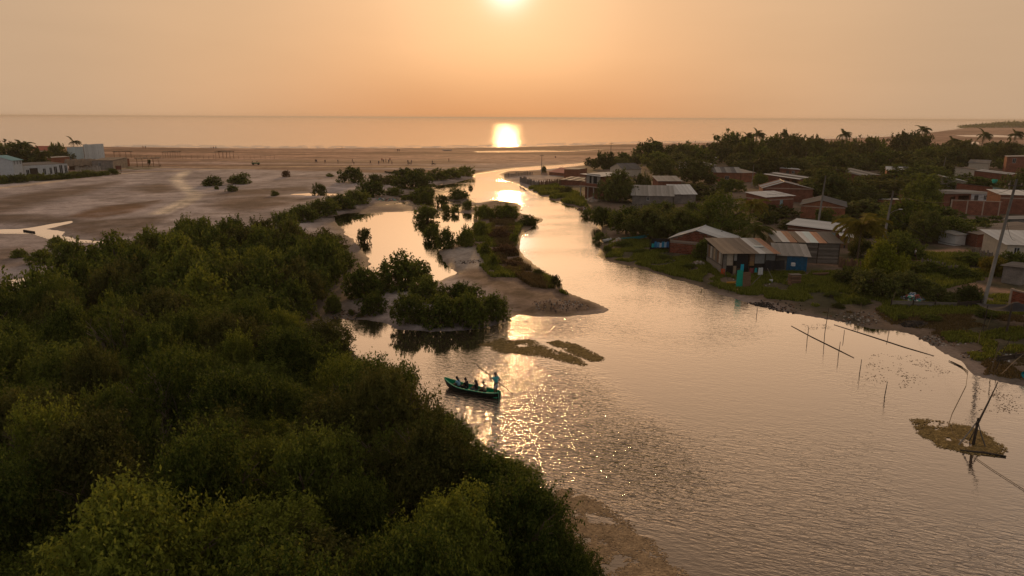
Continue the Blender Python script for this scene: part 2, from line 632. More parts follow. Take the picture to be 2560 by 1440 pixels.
n1, n2, n3 = fbm(gx / 14, gy / 30, 4, 31), fbm(gx / 4, gy / 6, 4, 32), fbm(gx / 110, gy / 16, 4, 33)
C = np.tile(np.array([.41, .345, .335]), (len(gx), 1))
C = lerp(C, (.31, .26, .255), np.clip((n1 - .42) * 5, 0, 1))
C = lerp(C, (.46, .265, .18), np.clip((gy - 270) / 90, 0, 1) * .9)                     # beach sand
C = lerp(C, (.22, .125, .08), np.clip((n3 - .47) * 9, 0, .9) * np.clip((gy - 210) / 60, 0, 1))
for q, w, c in [([(-300, 515), (0, 500), (120, 478), (300, 455), (290, 465), (200, 490), (130, 505), (40, 535), (-300, 560)], 5, (.17, .12, .095)),
                ([(160, 547), (250, 520), (330, 513), (405, 503), (395, 511), (330, 536), (250, 549)], 2.5, (.165, .095, .06)),
                ([(330, 470), (400, 463), (440, 465), (452, 482), (380, 488), (330, 482)], 6, (.17, .12, .095)),
                ([(-300, 545), (100, 540), (250, 552), (420, 545), (400, 560), (330, 590), (250, 600), (200, 590), (90, 560), (-300, 570)], 4, (.14, .10, .08)),
                ([(520, 520), (560, 500), (660, 492), (800, 498), (720, 520), (600, 535)], 6, (.17, .12, .095)),
                ([(500, 492), (600, 478), (760, 470), (800, 478), (700, 486), (560, 494)], 6, (.17, .12, .095)),
                ([(-100, 640), (60, 620), (100, 640), (60, 670), (-100, 690)], 4, (.2, .15, .125)),
                ([(600, 405), (1140, 403), (1180, 412), (900, 412), (640, 410)], 10, (.26, .165, .115))]:
    C = lerp(C, c, soft(q, w) * np.clip(.35 + 1.2 * n2, 0, 1))
for line, w, c, s in [([(465, 432), (441, 450), (452, 465), (474, 480), (489, 490), (480, 500), (455, 512), (420, 528), (400, 538)], 2.0, (.66, .55, .44), 1.1),
                      ([(478, 490), (500, 492), (495, 500), (460, 522)], .8, (.56, .46, .36), .6),
                      ([(-200, 492), (60, 468), (180, 450), (300, 437), (420, 430), (640, 423)], 2.2, (.60, .45, .31), .8),
                      ([(270, 425), (400, 421), (640, 420), (900, 418), (1150, 422)], 3.0, (.58, .42, .28), .7),
                      ([(330, 402), (640, 404), (1000, 405), (1200, 400)], 3.0, (.56, .39, .26), .6)]:
    wl_ = np.array([P(a, b)[:2] for a, b in line])
    t = np.clip(1.4 - ldist(gx, gy, wl_) / w, 0, 1) * s * np.clip(.3 + 1.4 * n2, 0, 1)
    C = lerp(C, c, t)
C = C * (.78 + .5 * np.clip((fbm(gx / 7, gy / 3.5, 5, 44) - .3) * 2.2, 0, 1))[:, None]
for tl in ([(300, 470), (420, 480), (560, 486), (700, 478), (800, 470), (960, 455)], [(500, 492), (620, 470), (700, 450), (760, 432), (800, 420)], [(0, 520), (150, 515), (330, 497), (440, 490), (490, 488)],
           [(640, 415), (700, 424), (840, 428), (960, 420)], [(330, 590), (380, 560), (440, 530), (480, 505)]):
    w_ = np.array([P(a, b)[:2] for a, b in tl])
    dl = ldist(gx, gy, w_)
    C = lerp(C, (.19, .145, .12), np.clip(1 - np.abs(dl - 1.0) / .55, 0, 1) * .55)
rill = np.abs(fbm(gx / 26 + .4 * fbm(gx / 9, gy / 9, 3, 41), gy / 11, 4, 40) - .5)
C = lerp(C, (.15, .115, .095), np.clip(1 - rill / .018, 0, 1) * .6 * np.clip((gy - 90) / 30, 0, 1))
mud = np.clip(.5 - sdist(gx, gy, THICKET_G) / 6, 0, 1)
C = lerp(C, (.12, .095, .075), mud)
low = np.clip(.5 - sdist(gx, gy, LOWFLAT) / 8, 0, 1)
C = lerp(C, (.21, .16, .13), low * (1 - mud) * .8)
vil = np.clip(.5 - (sdist(gx, gy, VILLAGE) - 5) / 6, 0, 1)
C = lerp(C, (.155, .112, .085), vil)
C = lerp(C, (.06, .055, .032), vil * np.clip((n2 - .45) * 5, 0, 1))
SPIT = [(1180, 520), (1240, 500), (1305, 510), (1360, 549), (1310, 600), (1320, 640), (1410, 700), (1525, 772), (1430, 795), (1280, 790), (1250, 750), (1140, 690), (1095, 630), (1150, 592)]
spit = soft(SPIT, 3)
C = lerp(C, (.205, .145, .112), spit)
C = lerp(C, (.10, .068, .05), spit * np.clip((fbm(gx / 2.2, gy / 2.2, 4, 34) - .47) * 8, 0, 1))
C = lerp(C, (.34, .29, .26), soft([(1100, 632), (1150, 617), (1190, 622), (1220, 650), (1215, 670), (1150, 680)], 2))
# grass on the right bank, the spit and the strip by the white houses
grassm = np.zeros(len(gx))
for q, w in [([(1502, 600), (1600, 598), (1680, 640), (1760, 655), (1830, 695), (2000, 690), (2200, 680), (2310, 730), (2300, 770), (2240, 800), (2190, 775), (2060, 770), (1980, 745), (1900, 740), (1800, 722), (1700, 693), (1600, 665), (1512, 642)], 3),
             ([(1310, 470), (1390, 462), (1450, 490), (1470, 520), (1400, 500), (1340, 485)], 4),
             ([(2230, 762), (2560, 745), (2700, 760), (2600, 800), (2350, 792), (2240, 790)], 2.5),
             ([(2350, 830), (2480, 820), (2560, 850), (2560, 870), (2400, 860)], 2.5),
             ([(2420, 870), (2480, 865), (2560, 900), (2560, 920), (2440, 900)], 2.5),
             ([(2000, 770), (2120, 768), (2180, 790), (2100, 800), (2010, 785)], 2.5),
             ([(1185, 575), (1230, 560), (1240, 640), (1220, 660), (1195, 630)], 2.5),
             ([(1270, 560), (1345, 548), (1310, 590), (1305, 620), (1275, 600)], 2.5),
             ([(1330, 665), (1400, 700), (1430, 735), (1370, 715), (1320, 690)], 2.0),
             ([(1210, 660), (1290, 665), (1300, 690), (1230, 690)], 2.0),
             ([(2100, 660), (2300, 640), (2500, 660), (2500, 700), (2300, 730), (2150, 700)], 5),
             ([(-100, 470), (-100, 440), (60, 440), (300, 428), (320, 432), (200, 447), (60, 462)], 5),
             ([(150, 425), (300, 418), (380, 418), (400, 424), (300, 430)], 5),
             ([(770, 690), (830, 690), (825, 715), (770, 715)], 2)]:
    grassm = np.maximum(grassm, soft(q, w))
grassm = grassm * np.clip((fbm(gx / 2.6, gy / 2.6, 3, 77) - .40) * 7, 0, 1) * np.clip((gd - .8) / 1.2, 0, 1)
C = lerp(C, (.075, .085, .025), grassm * .9)
for line, w in [([(2275, 655), (2320, 640), (2350, 632), (2400, 628)], 1.3), ([(2340, 688), (2390, 705), (2450, 722), (2560, 738), (2700, 760)], 1.6), ([(2030, 660), (2150, 672), (2220, 668)], .8)]:
    wl_ = np.array([P(a, b, .8)[:2] for a, b in line])
    t = np.clip(1.5 - ldist(gx, gy, wl_) / w, 0, 1)
    C = lerp(C, (.36, .22, .145), t)
    grassm *= 1 - t
wet = np.clip(1 - gd / np.clip(gy / 70, .5, 5), 0, 1)
wet = np.maximum(wet, low * np.clip((.12 - gh) * 12, 0, 1))
C = C * (1 - .45 * wet)[:, None]
C = C * (.8 + .4 * fbm(gx / 1.3, gy / 1.3, 3, 90))[:, None]

gmesh = np_mesh('ground', np.stack([gx, gy, gh], 1), remap[quads])
gmesh.polygons.foreach_set('use_smooth', np.ones(len(gmesh.polygons), bool))
ca = gmesh.color_attributes.new('soil', 'FLOAT_COLOR', 'POINT')
ca.data.foreach_set('color', np.concatenate([C, wet[:, None]], 1).astype(np.float32).ravel())
gm = bpy.data.materials.new('soil')
gm.use_nodes = True
N, Lk = gm.node_tree.nodes, gm.node_tree.links
gb = N['Principled BSDF']
at = N.new('ShaderNodeAttribute'); at.attribute_name = 'soil'
co = N.new('ShaderNodeTexCoord')
ns = N.new('ShaderNodeTexNoise'); ns.inputs['Scale'].default_value = 2.2; ns.inputs['Detail'].default_value = 9; ns.inputs['Roughness'].default_value = .72
Lk.new(co.outputs['Object'], ns.inputs['Vector'])
mr = N.new('ShaderNodeMapRange'); mr.inputs['From Min'].default_value = .3; mr.inputs['From Max'].default_value = .7; mr.inputs['To Min'].default_value = .68; mr.inputs['To Max'].default_value = 1.32
Lk.new(ns.outputs['Fac'], mr.inputs['Value'])
sc = N.new('ShaderNodeVectorMath'); sc.operation = 'SCALE'
Lk.new(at.outputs['Color'], sc.inputs[0]); Lk.new(mr.outputs[0], sc.inputs['Scale'])
ns2 = N.new('ShaderNodeTexNoise'); ns2.inputs['Scale'].default_value = .33; ns2.inputs['Detail'].default_value = 8; ns2.inputs['Roughness'].default_value = .75
Lk.new(co.outputs['Object'], ns2.inputs['Vector'])
mr2 = N.new('ShaderNodeMapRange'); mr2.inputs['From Min'].default_value = .32; mr2.inputs['From Max'].default_value = .68; mr2.inputs['To Min'].default_value = .72; mr2.inputs['To Max'].default_value = 1.22
Lk.new(ns2.outputs['Fac'], mr2.inputs['Value'])
sc2 = N.new('ShaderNodeVectorMath'); sc2.operation = 'SCALE'
Lk.new(sc.outputs[0], sc2.inputs[0]); Lk.new(mr2.outputs[0], sc2.inputs['Scale'])
Lk.new(sc2.outputs[0], gb.inputs['Base Color'])
rr = N.new('ShaderNodeMapRange'); rr.inputs['To Min'].default_value = .92; rr.inputs['To Max'].default_value = .5
Lk.new(at.outputs['Alpha'], rr.inputs['Value']); Lk.new(rr.outputs[0], gb.inputs['Roughness'])
gb.inputs['Specular IOR Level'].default_value = .15
bp = N.new('ShaderNodeBump'); bp.inputs['Strength'].default_value = .55; bp.inputs['Distance'].default_value = .12
Lk.new(ns.outputs['Fac'], bp.inputs['Height']); Lk.new(bp.outputs[0], gb.inputs['Normal'])
gmesh.materials.append(gm)
tag(link(gmesh, 'ground'), kind='structure')


def water_mat(name, base, bands, power=1.7, rough=.03, gain=.95, beck=False):
    """silty water: dull body under a reflecting surface; bands: (u scale, v scale, crest angle, height, weighted by the ripple attribute)"""
    m = bpy.data.materials.new(name)
    m.use_nodes = True
    N, Lk = m.node_tree.nodes, m.node_tree.links
    b = N['Principled BSDF']
    b.inputs['Base Color'].default_value = (*base, 1)
    b.inputs['Roughness'].default_value = .9
    b.inputs['Specular IOR Level'].default_value = 0
    co = N.new('ShaderNodeTexCoord')
    at = N.new('ShaderNodeAttribute'); at.attribute_name = 'ripple'
    prev = None
    for us, vs_, rz, dist, weighted in bands:
        m1 = N.new('ShaderNodeMapping')
        m1.inputs['Rotation'].default_value = (0, 0, rz)
        Lk.new(co.outputs['Object'], m1.inputs[0])
        mp = N.new('ShaderNodeMapping')
        mp.inputs['Scale'].default_value = (us, vs_, 1)
        Lk.new(m1.outputs[0], mp.inputs[0])
        no = N.new('ShaderNodeTexNoise')
        no.inputs['Scale'].default_value = 1
        no.inputs['Detail'].default_value = 2
        no.inputs['Roughness'].default_value = .5
        no.inputs['Distortion'].default_value = .5
        Lk.new(mp.outputs[0], no.inputs['Vector'])
        bp = N.new('ShaderNodeBump')
        bp.inputs['Strength'].default_value = 1
        if weighted:
            mu = N.new('ShaderNodeMath'); mu.operation = 'MULTIPLY'
            Lk.new(at.outputs['Fac'], mu.inputs[0]); mu.inputs[1].default_value = dist
            Lk.new(mu.outputs[0], bp.inputs['Distance'])
        else:
            bp.inputs['Distance'].default_value = dist
        Lk.new(no.outputs['Fac'], bp.inputs['Height'])
        if prev: Lk.new(prev, bp.inputs['Normal'])
        prev = bp.outputs[0]
    lw = N.new('ShaderNodeLayerWeight')
    lw.inputs['Blend'].default_value = .5
    Lk.new(prev, lw.inputs['Normal'])
    pw = N.new('ShaderNodeMath'); pw.operation = 'POWER'
    Lk.new(lw.outputs['Facing'], pw.inputs[0]); pw.inputs[1].default_value = power
    fm = N.new('ShaderNodeMath'); fm.operation = 'MULTIPLY_ADD'; fm.use_clamp = True
    Lk.new(pw.outputs[0], fm.inputs[0]); fm.inputs[1].default_value = gain; fm.inputs[2].default_value = .02
    gl = N.new('ShaderNodeBsdfGlossy')
    gl.inputs['Roughness'].default_value = rough
    if beck:                     # swell is steeper across than along the line of sight to the sun
        gl.distribution = 'BECKMANN'
        gl.inputs['Anisotropy'].default_value = -.5
        tv = N.new('ShaderNodeCombineXYZ')
        tv.inputs[0].default_value = 1
        Lk.new(tv.outputs[0], gl.inputs['Tangent'])
    gl.inputs['Color'].default_value = (.98, .95, .95, 1)
    Lk.new(prev, gl.inputs['Normal'])
    ms = N.new('ShaderNodeMixShader')
    Lk.new(fm.outputs[0], ms.inputs[0]); Lk.new(b.outputs[0], ms.inputs[1]); Lk.new(gl.outputs[0], ms.inputs[2])
    Lk.new(ms.outputs[0], N['Material Output'].inputs['Surface'])
    return m


M_RIVER = water_mat('river_water', (.085, .062, .048), [(1.5, 4.6, R(20), .060, True), (3.0, 6.5, R(2), .022, True), (.5, 1.2, R(12), .05, True)], 3.1, .02, 2.4)
M_SEA = water_mat('sea_water', (.10, .08, .065), [(.008, .075, R(2), .42, False), (.10, .5, R(-3), .14, False)], 1.4, .135, .97, True)

wy, Y = [], 4.0
while Y < 470:
    wy.append(Y)
    Y = Y * 1.02 + .3
wy = np.array(wy)
wu = np.linspace(-1, 1, 130)
WY = np.repeat(wy[:, None], len(wu), 1)
WX = wu[None, :] * (0.98 * WY + 40)
wi = np.arange(WX.size).reshape(WX.shape)
wq = np.stack([wi[:-1, :-1], wi[:-1, 1:], wi[1:, 1:], wi[1:, :-1]], -1).reshape(-1, 4)
wm = np_mesh('river_water', np.stack([WX.ravel(), WY.ravel(), np.zeros(WX.size)], 1), wq, M_RIVER)
# open reaches are ruffled by the breeze, sheltered ones lie calm
xx, yy = WX.ravel(), WY.ravel()
rip = .08 + .50 * np.clip((fbm(xx / 18, yy / 10, 3, 55) - .45) * 4, 0, 1) + .35 * np.clip((46 - yy) / 16, 0, 1)
calm = np.zeros(len(xx))
for q, w, s in [(LAGOON, 6, .93), ([(1900, 780), (2130, 790), (2450, 930), (2560, 1000), (2560, 1090), (2330, 1060), (2150, 940), (1950, 850)], 8, .9),
                ([(850, 800), (1290, 790), (1240, 870), (1050, 905), (930, 900)], 6, .75), ([(1200, 830), (1500, 850), (1530, 910), (1300, 930), (1180, 880)], 4, .8),
                ([(1250, 1190), (1390, 1210), (1650, 1330), (1800, 1440), (1500, 1500)], 4, .7),
                ([(1500, 880), (2000, 840), (2150, 960), (1900, 1010), (1560, 960)], 10, .6),
                ([(2280, 1040), (2560, 1050), (2560, 1320), (2350, 1300)], 5, .75), ([(1330, 600), (1480, 640), (1700, 720), (1900, 790), (1700, 850), (1540, 800), (1400, 700)], 8, .45)]:
    calm = np.maximum(calm, s * np.clip(.5 - sdist(xx, yy, wpoly(q)) / w, 0, 1))
rip = rip * (1 - calm)
rip = rip + 2.2 * np.clip(.5 - sdist(xx, yy, wpoly([(1150, 920), (1270, 895), (1400, 930), (1560, 1060), (1660, 1190), (1560, 1240), (1400, 1180), (1220, 1080)])) / 9, 0, 1) * (.55 + .9 * fbm(xx / 5, yy / 5, 2, 56))
rip = rip + 1.5 * np.clip(.5 - sdist(xx, yy, wpoly([(1240, 790), (1440, 795), (1420, 838), (1230, 842)])) / 4, 0, 1)
ra = wm.attributes.new('ripple', 'FLOAT', 'POINT')
ra.data.foreach_set('value', rip.astype(np.float32))
tag(link(wm, 'river_water'), kind='structure')
shl = [P(x, y) for x, y in SHORE]
srng = random.Random(3)
for off, wd, zz in ((7, 1.1, .02), (20, .9, .025), (38, .8, .03)):
    sb_ = MB()
    for a, b_ in zip(shl[2:13], shl[3:14]):
        n_ = int((b_ - a).length / 6)
        dirn = (b_ - a).normalized()
        nrm_ = Vector((-dirn.y, dirn.x, 0))
        for i in range(n_):
            if srng.random() < .38: continue
            t0, t1 = i / n_, (i + 1) / n_
            f = lambda t: off + 4 * math.sin(t * 9 + a.x * .05) + srng.uniform(-.4, .4)
            p0, p1 = a.lerp(b_, t0) + nrm_ * f(t0), a.lerp(b_, t1) + nrm_ * f(t1)
            w0, w1 = wd * srng.uniform(.2, 1), wd * srng.uniform(.2, 1)
            sb_.add([(p0.x, p0.y, zz), (p1.x, p1.y, zz), (p1.x + nrm_.x * w1, p1.y + nrm_.y * w1, zz + .15), (p0.x + nrm_.x * w0, p0.y + nrm_.y * w0, zz + .15)], [(0, 1, 2, 3)])
    tag(sb_.build('surf', mat('foam', (.62, .56, .50), .8, .2, .5)), {7: 'thin broken line of surf nearest the beach', 20: 'thin broken line of surf, second from the beach', 38: 'thin broken line of surf farthest from the beach'}[off], 'surf', kind='stuff')
sm = MB()
sm.add([(-26000, 470, .0), (26000, 470, 0), (26000, 42000, 0), (-26000, 42000, 0)], [(0, 1, 2, 3)])
tag(sm.build('sea', M_SEA), kind='structure')

# ------------------------------------------------------------------ plants: shared crown, trunk and frond shapes
def crown_mesh(name, seed, nleaf, leaf, lobes=9, zlo=.0, spread=.085, skirt=0, per=15):
    """leaf diamonds in sprigs over an uneven cluster of lobes; unit radius, z from 0 to about 1"""
    rng = np.random.default_rng(seed)
    lc, lr = [(0, 0, .50)], [.40]
    for i in range(lobes):
        a = 2 * math.pi * (i * .618 + rng.uniform(-.1, .1))
        rr = rng.uniform(.30, .72)
        lc.append((math.cos(a) * rr, math.sin(a) * rr, rng.uniform(.24, .80) * (1.05 - .55 * rr)))
        lr.append(rng.uniform(.20, .36))
    for i in range(max(2, lobes // 3)):
        a = rng.uniform(0, 6.28)
        rr = rng.uniform(.05, .40)
        lc.append((math.cos(a) * rr, math.sin(a) * rr, rng.uniform(.60, .80)))
        lr.append(rng.uniform(.14, .28))
    for i in range(skirt):
        a = 2 * math.pi * (i + rng.uniform(-.3, .3)) / skirt
        rr = rng.uniform(.5, .72)
        lc.append((math.cos(a) * rr, math.sin(a) * rr, rng.uniform(.10, .24)))
        lr.append(rng.uniform(.22, .34))
    lc, lr = np.array(lc), np.array(lr)
    w = lr ** 2 / (lr ** 2).sum()
    ncl = max(60, nleaf // per)
    ci = rng.choice(len(lr), ncl, p=w)
    d = rng.normal(size=(ncl, 3))
    d[:, 2] = d[:, 2] * .8 + .28
    d /= np.linalg.norm(d, axis=1)[:, None]
    rad = lr[ci] * (rng.uniform(.30, 1.0, ncl) ** .38) * rng.choice([1, 1, 1, 1.2, 1.5], ncl)
    cp = lc[ci] + d * rad[:, None] * np.array([1, 1, .92])
    li = rng.integers(0, ncl, nleaf)
    along = rng.uniform(-1, 1, (nleaf, 1))
    p = cp[li] + d[li] * along * spread * .9 + rng.normal(size=(nleaf, 3)) * spread * .42
    p[:, 2] = zlo + np.abs(p[:, 2]) * (1 - zlo)
    nrm = d[li] * .35 + rng.normal(size=(nleaf, 3)) * .62 + np.array([0, 0, .75])
    nrm /= np.linalg.norm(nrm, axis=1)[:, None]
    t = np.cross(nrm, rng.normal(size=(nleaf, 3)))
    t /= np.linalg.norm(t, axis=1)[:, None] + 1e-9
    b = np.cross(nrm, t)
    s = leaf * rng.uniform(.65, 1.25, (nleaf, 1))
    V = np.stack([p - t * s * .5, p + b * s * .26, p + t * s * .5, p - b * s * .26], 1).reshape(-1, 3)
    Fq = np.arange(nleaf * 4).reshape(-1, 4)
    return np_mesh(name, V, Fq, M_LEAF)


def stems_mesh(name, seed, n=5, r=.035, zfork=.15, twigs=10):
    rng = random.Random(seed)
    b = MB()
    for i in range(n):
        a = rng.uniform(0, 6.28)
        q = rng.uniform(.35, .75)
        z1 = rng.uniform(.45, .8)
        b.tube([(math.cos(a) * .06, math.sin(a) * .06, -.08), (math.cos(a) * q * .35, math.sin(a) * q * .35, zfork + .2 * z1),
                (math.cos(a + .2) * q * .75, math.sin(a + .2) * q * .75, z1 * .75), (math.cos(a + .1) * q, math.sin(a + .1) * q, z1)],
               [r, r * .8, r * .5, r * .2], 5)
        for k in range(twigs // n):
            a2 = a + rng.uniform(-.9, .9)
            p0 = Vector((math.cos(a) * q * .6, math.sin(a) * q * .6, z1 * .65))
            p1 = p0 + Vector((math.cos(a2) * .4, math.sin(a2) * .4, rng.uniform(.15, .38)))
            b.tube([p0, (p0 + p1) / 2 + Vector((0, 0, .04)), p1], [r * .35, r * .22, r * .1], 4, False)
    return b.mesh(name, M_BARK)


def trunk_mesh(name, seed, r=.05, fork=.35):
    rng = random.Random(seed)
    b = MB()
    lean = rng.uniform(-.06, .06)
    b.tube([(0, 0, -.05), (lean * .5, 0, fork * .5), (lean, lean, fork)], [r * 1.3, r, r * .8], 7)
    for i in range(6):
        a = i * 1.05 + rng.uniform(-.3, .3)
        q = rng.uniform(.35, .7)
        z1 = rng.uniform(.55, .88)
        b.tube([(lean, lean, fork * .95), (math.cos(a) * q * .45, math.sin(a) * q * .45, fork + (z1 - fork) * .55), (math.cos(a) * q, math.sin(a) * q, z1)],
               [r * .6, r * .4, r * .12], 5)
    return b.mesh(name, M_BARK)


M_LEAF = leaf_mat('mangrove_leaf', (.034, .056, .009), (.165, .195, .034), .46, .30)
M_LEAFY = leaf_mat('yellowish_mangrove_leaf', (.070, .095, .013), (.235, .260, .040), .48, .25)  # yellower, paler leaf colour of some mangroves
M_LEAFB = leaf_mat('brownish_mangrove_leaf', (.050, .058, .013), (.145, .142, .034), .4, .3)
M_BUSH = leaf_mat('bush_leaf', (.070, .095, .018), (.21, .235, .046), .5, .25)
M_DTREE = leaf_mat('dark_tree_leaf', (.050, .064, .017), (.165, .178, .045), .42, .35)
M_YTREE = leaf_mat('yellow_green_leaf', (.13, .15, .012), (.27, .28, .03), .45, .15)
M_FEATH = leaf_mat('feathery_leaf', (.070, .095, .018), (.18, .21, .038), .44, .2)
M_SCRUB = leaf_mat('dry_scrub_leaf', (.090, .050, .025), (.17, .095, .045), .3, .2)
M_GRASS = leaf_mat('grass_blade', (.095, .115, .017), (.27, .285, .050), .46, 0)
M_DRYG = leaf_mat('dry_grass_blade', (.11, .075, .030), (.20, .14, .06), .3, 0)
M_PALM = leaf_mat('palm_leaf', (.055, .065, .014), (.12, .125, .028), .35, .3)
M_PALMY = leaf_mat('yellowing_palm_leaf', (.12, .105, .014), (.24, .19, .03), .4, .2)

NEAR = [crown_mesh(f'near_crown_{i}', 100 + i, 42000, .043, 15, .0, .058, 4, 15) for i in range(6)]
MID = [crown_mesh(f'mid_crown_{i}', 200 + i, 8000, .092, 13, .0, .080, 7) for i in range(6)]
BUSHM = [crown_mesh(f'bush_crown_{i}', 300 + i, 3800, .12, 10, .0, .09, 7) for i in range(5)]
TREEM = [crown_mesh(f'tree_crown_{i}', 400 + i, 9000, .085, 13, .06, .075, 4) for i in range(5)]
FARM = [crown_mesh(f'far_crown_{i}', 500 + i, 3200, .14, 11, .02, .09, 5) for i in range(6)]
FEATHM = [crown_mesh(f'feathery_crown_{i}', 600 + i, 17000, .046, 16, .04, .06, 5) for i in range(2)]
SPARSEM = [crown_mesh(f'sparse_crown_{i}', 650 + i, 5200, .050, 15, .1, .05, 2, 12) for i in range(2)]
STEMS = [stems_mesh(f'stems_{i}', 700 + i) for i in range(4)]
TRUNKS = [trunk_mesh(f'trunk_{i}', 800 + i) for i in range(4)]
prng = random.Random(4)
PALES = [stems_mesh(f'pale_stems_{i}', 750 + i, 8, .030, .15, 40) for i in range(2)]
for me_ in PALES:
    me_.materials[0] = M_TWIG
KINDS = {'sparse': (SPARSEM, PALES), 'near': (NEAR, STEMS), 'mid': (MID, STEMS), 'bush': (BUSHM, STEMS), 'tree': (TREEM, TRUNKS), 'far': (FARM, TRUNKS), 'feath': (FEATHM, TRUNKS)}
PLANTS = []


def plant(name, kind, loc, r, h, leafm, label, cat, group=None, rz=None):
    cm, tm = KINDS[kind]
    o = empty(name, loc, prng.uniform(0, 6.28) if rz is None else rz, label, cat, group)
    sx = r * prng.uniform(.92, 1.08)
    c = link(prng.choice(cm), 'crown', o, mat=leafm)
    c.scale = (sx, r * prng.uniform(.92, 1.08), h * 1.02)
    c.rotation_euler = (prng.uniform(-.13, .13), prng.uniform(-.13, .13), 0)
    t = link(prng.choice(tm), 'trunk', o)
    t.scale = (r * .9, r * .9, h * .95)
    PLANTS.append(o)
    return o


def plant_px(name, kind, px, py, wpx, hpx, leafm, label, cat, group=None):
    """a plant whose foliage meets the ground in the photograph at (px, py), wpx wide and hpx tall"""
    g = G(px, py)
    dep = depth_of(g)
    r = wpx * .5 * dep / F
    dist = math.hypot(g.x, g.y)
    g2 = Vector((g.x, g.y, 0)) * ((dist + r * .55) / dist)
    z = max(-.05, gz(g2.x, g2.y))
    sn = (CAMH - 1) / math.hypot(dist, CAMH)
    h = max((hpx * .92 * dep / F - r * .75 * sn) / math.sqrt(1 - sn * sn), r * .5)
    return plant(name, kind, (g2.x, g2.y, z), r, h, leafm, label, cat, group)


# the dense mangrove thicket on the left: rows of trees front to back
THICK = wpoly([(-520, 860), (0, 806), (120, 792), (215, 752), (250, 692), (330, 648), (420, 622), (540, 610), (700, 620), (800, 634), (850, 662), (838, 712), (770, 742),
               (722, 790), (752, 868), (800, 925), (880, 985), (960, 1058), (1055, 1128), (1140, 1205), (1215, 1300), (1275, 1420), (1345, 1600), (1430, 1900), (-1500, 1900), (-1500, 1100)])
trng = np.random.default_rng(12)
cand = np.stack([trng.uniform(-110, 6, 26000), trng.uniform(17, 112, 26000)], 1)
cand = cand[sdist(cand[:, 0], cand[:, 1], THICK) < 0]
cand = cand[np.abs(cand[:, 0]) < .80 * cand[:, 1] + 7]
pts = []
for c in cand:
    sp = 3.35 if c[1] < 60 else 4.2
    if all((c[0] - q[0]) ** 2 + (c[1] - q[1]) ** 2 > sp * sp for q in pts):
        pts.append(c)
pts.sort(key=lambda q: q[1])
rowsT, cur, y0 = [], [], None
for q in pts:
    if y0 is None or q[1] > y0 + (4.2 if y0 < 60 else 6.5):
        cur = []
        rowsT.append(cur)
        y0 = q[1]
    cur.append(q)
n_thick = 0
for ri, row in enumerate(rowsT):
    row.sort(key=lambda q: q[0] / q[1])
    for ci_, q in enumerate(row):
        n_thick += 1
        x, y = float(q[0]), float(q[1])
        edge = float(-sdist(np.array([x]), np.array([y]), THICK)[0])
        hgt = prng.uniform(3.7, 6.8) * (.78 if edge < 1.5 else 1) * (.9 if y > 85 else 1)
        m = prng.choices([M_LEAF, M_LEAFY, M_LEAFB], [.55, .22, .23])[0]
        tone = {'mangrove_leaf': 'olive green', 'yellowish_mangrove_leaf': 'yellow green', 'brownish_mangrove_leaf': 'brownish green'}[m.name]
        plant('mangrove_tree', ('sparse' if prng.random() < .07 else 'near') if y < 62 else 'mid', (x, y, gz(x, y) - .05), prng.choice([2.4, 2.8, 3.1, 3.3, 3.6, 4.0]) * prng.uniform(.93, 1.07), hgt, m,
              f'{tone} mangrove in the dense thicket, {nth(ri + 1)} row from the front, {nth(ci_ + 1)} from left', 'mangrove', 'mangroves of the dense thicket')
print('thicket', n_thick, 'rows', len(rowsT))

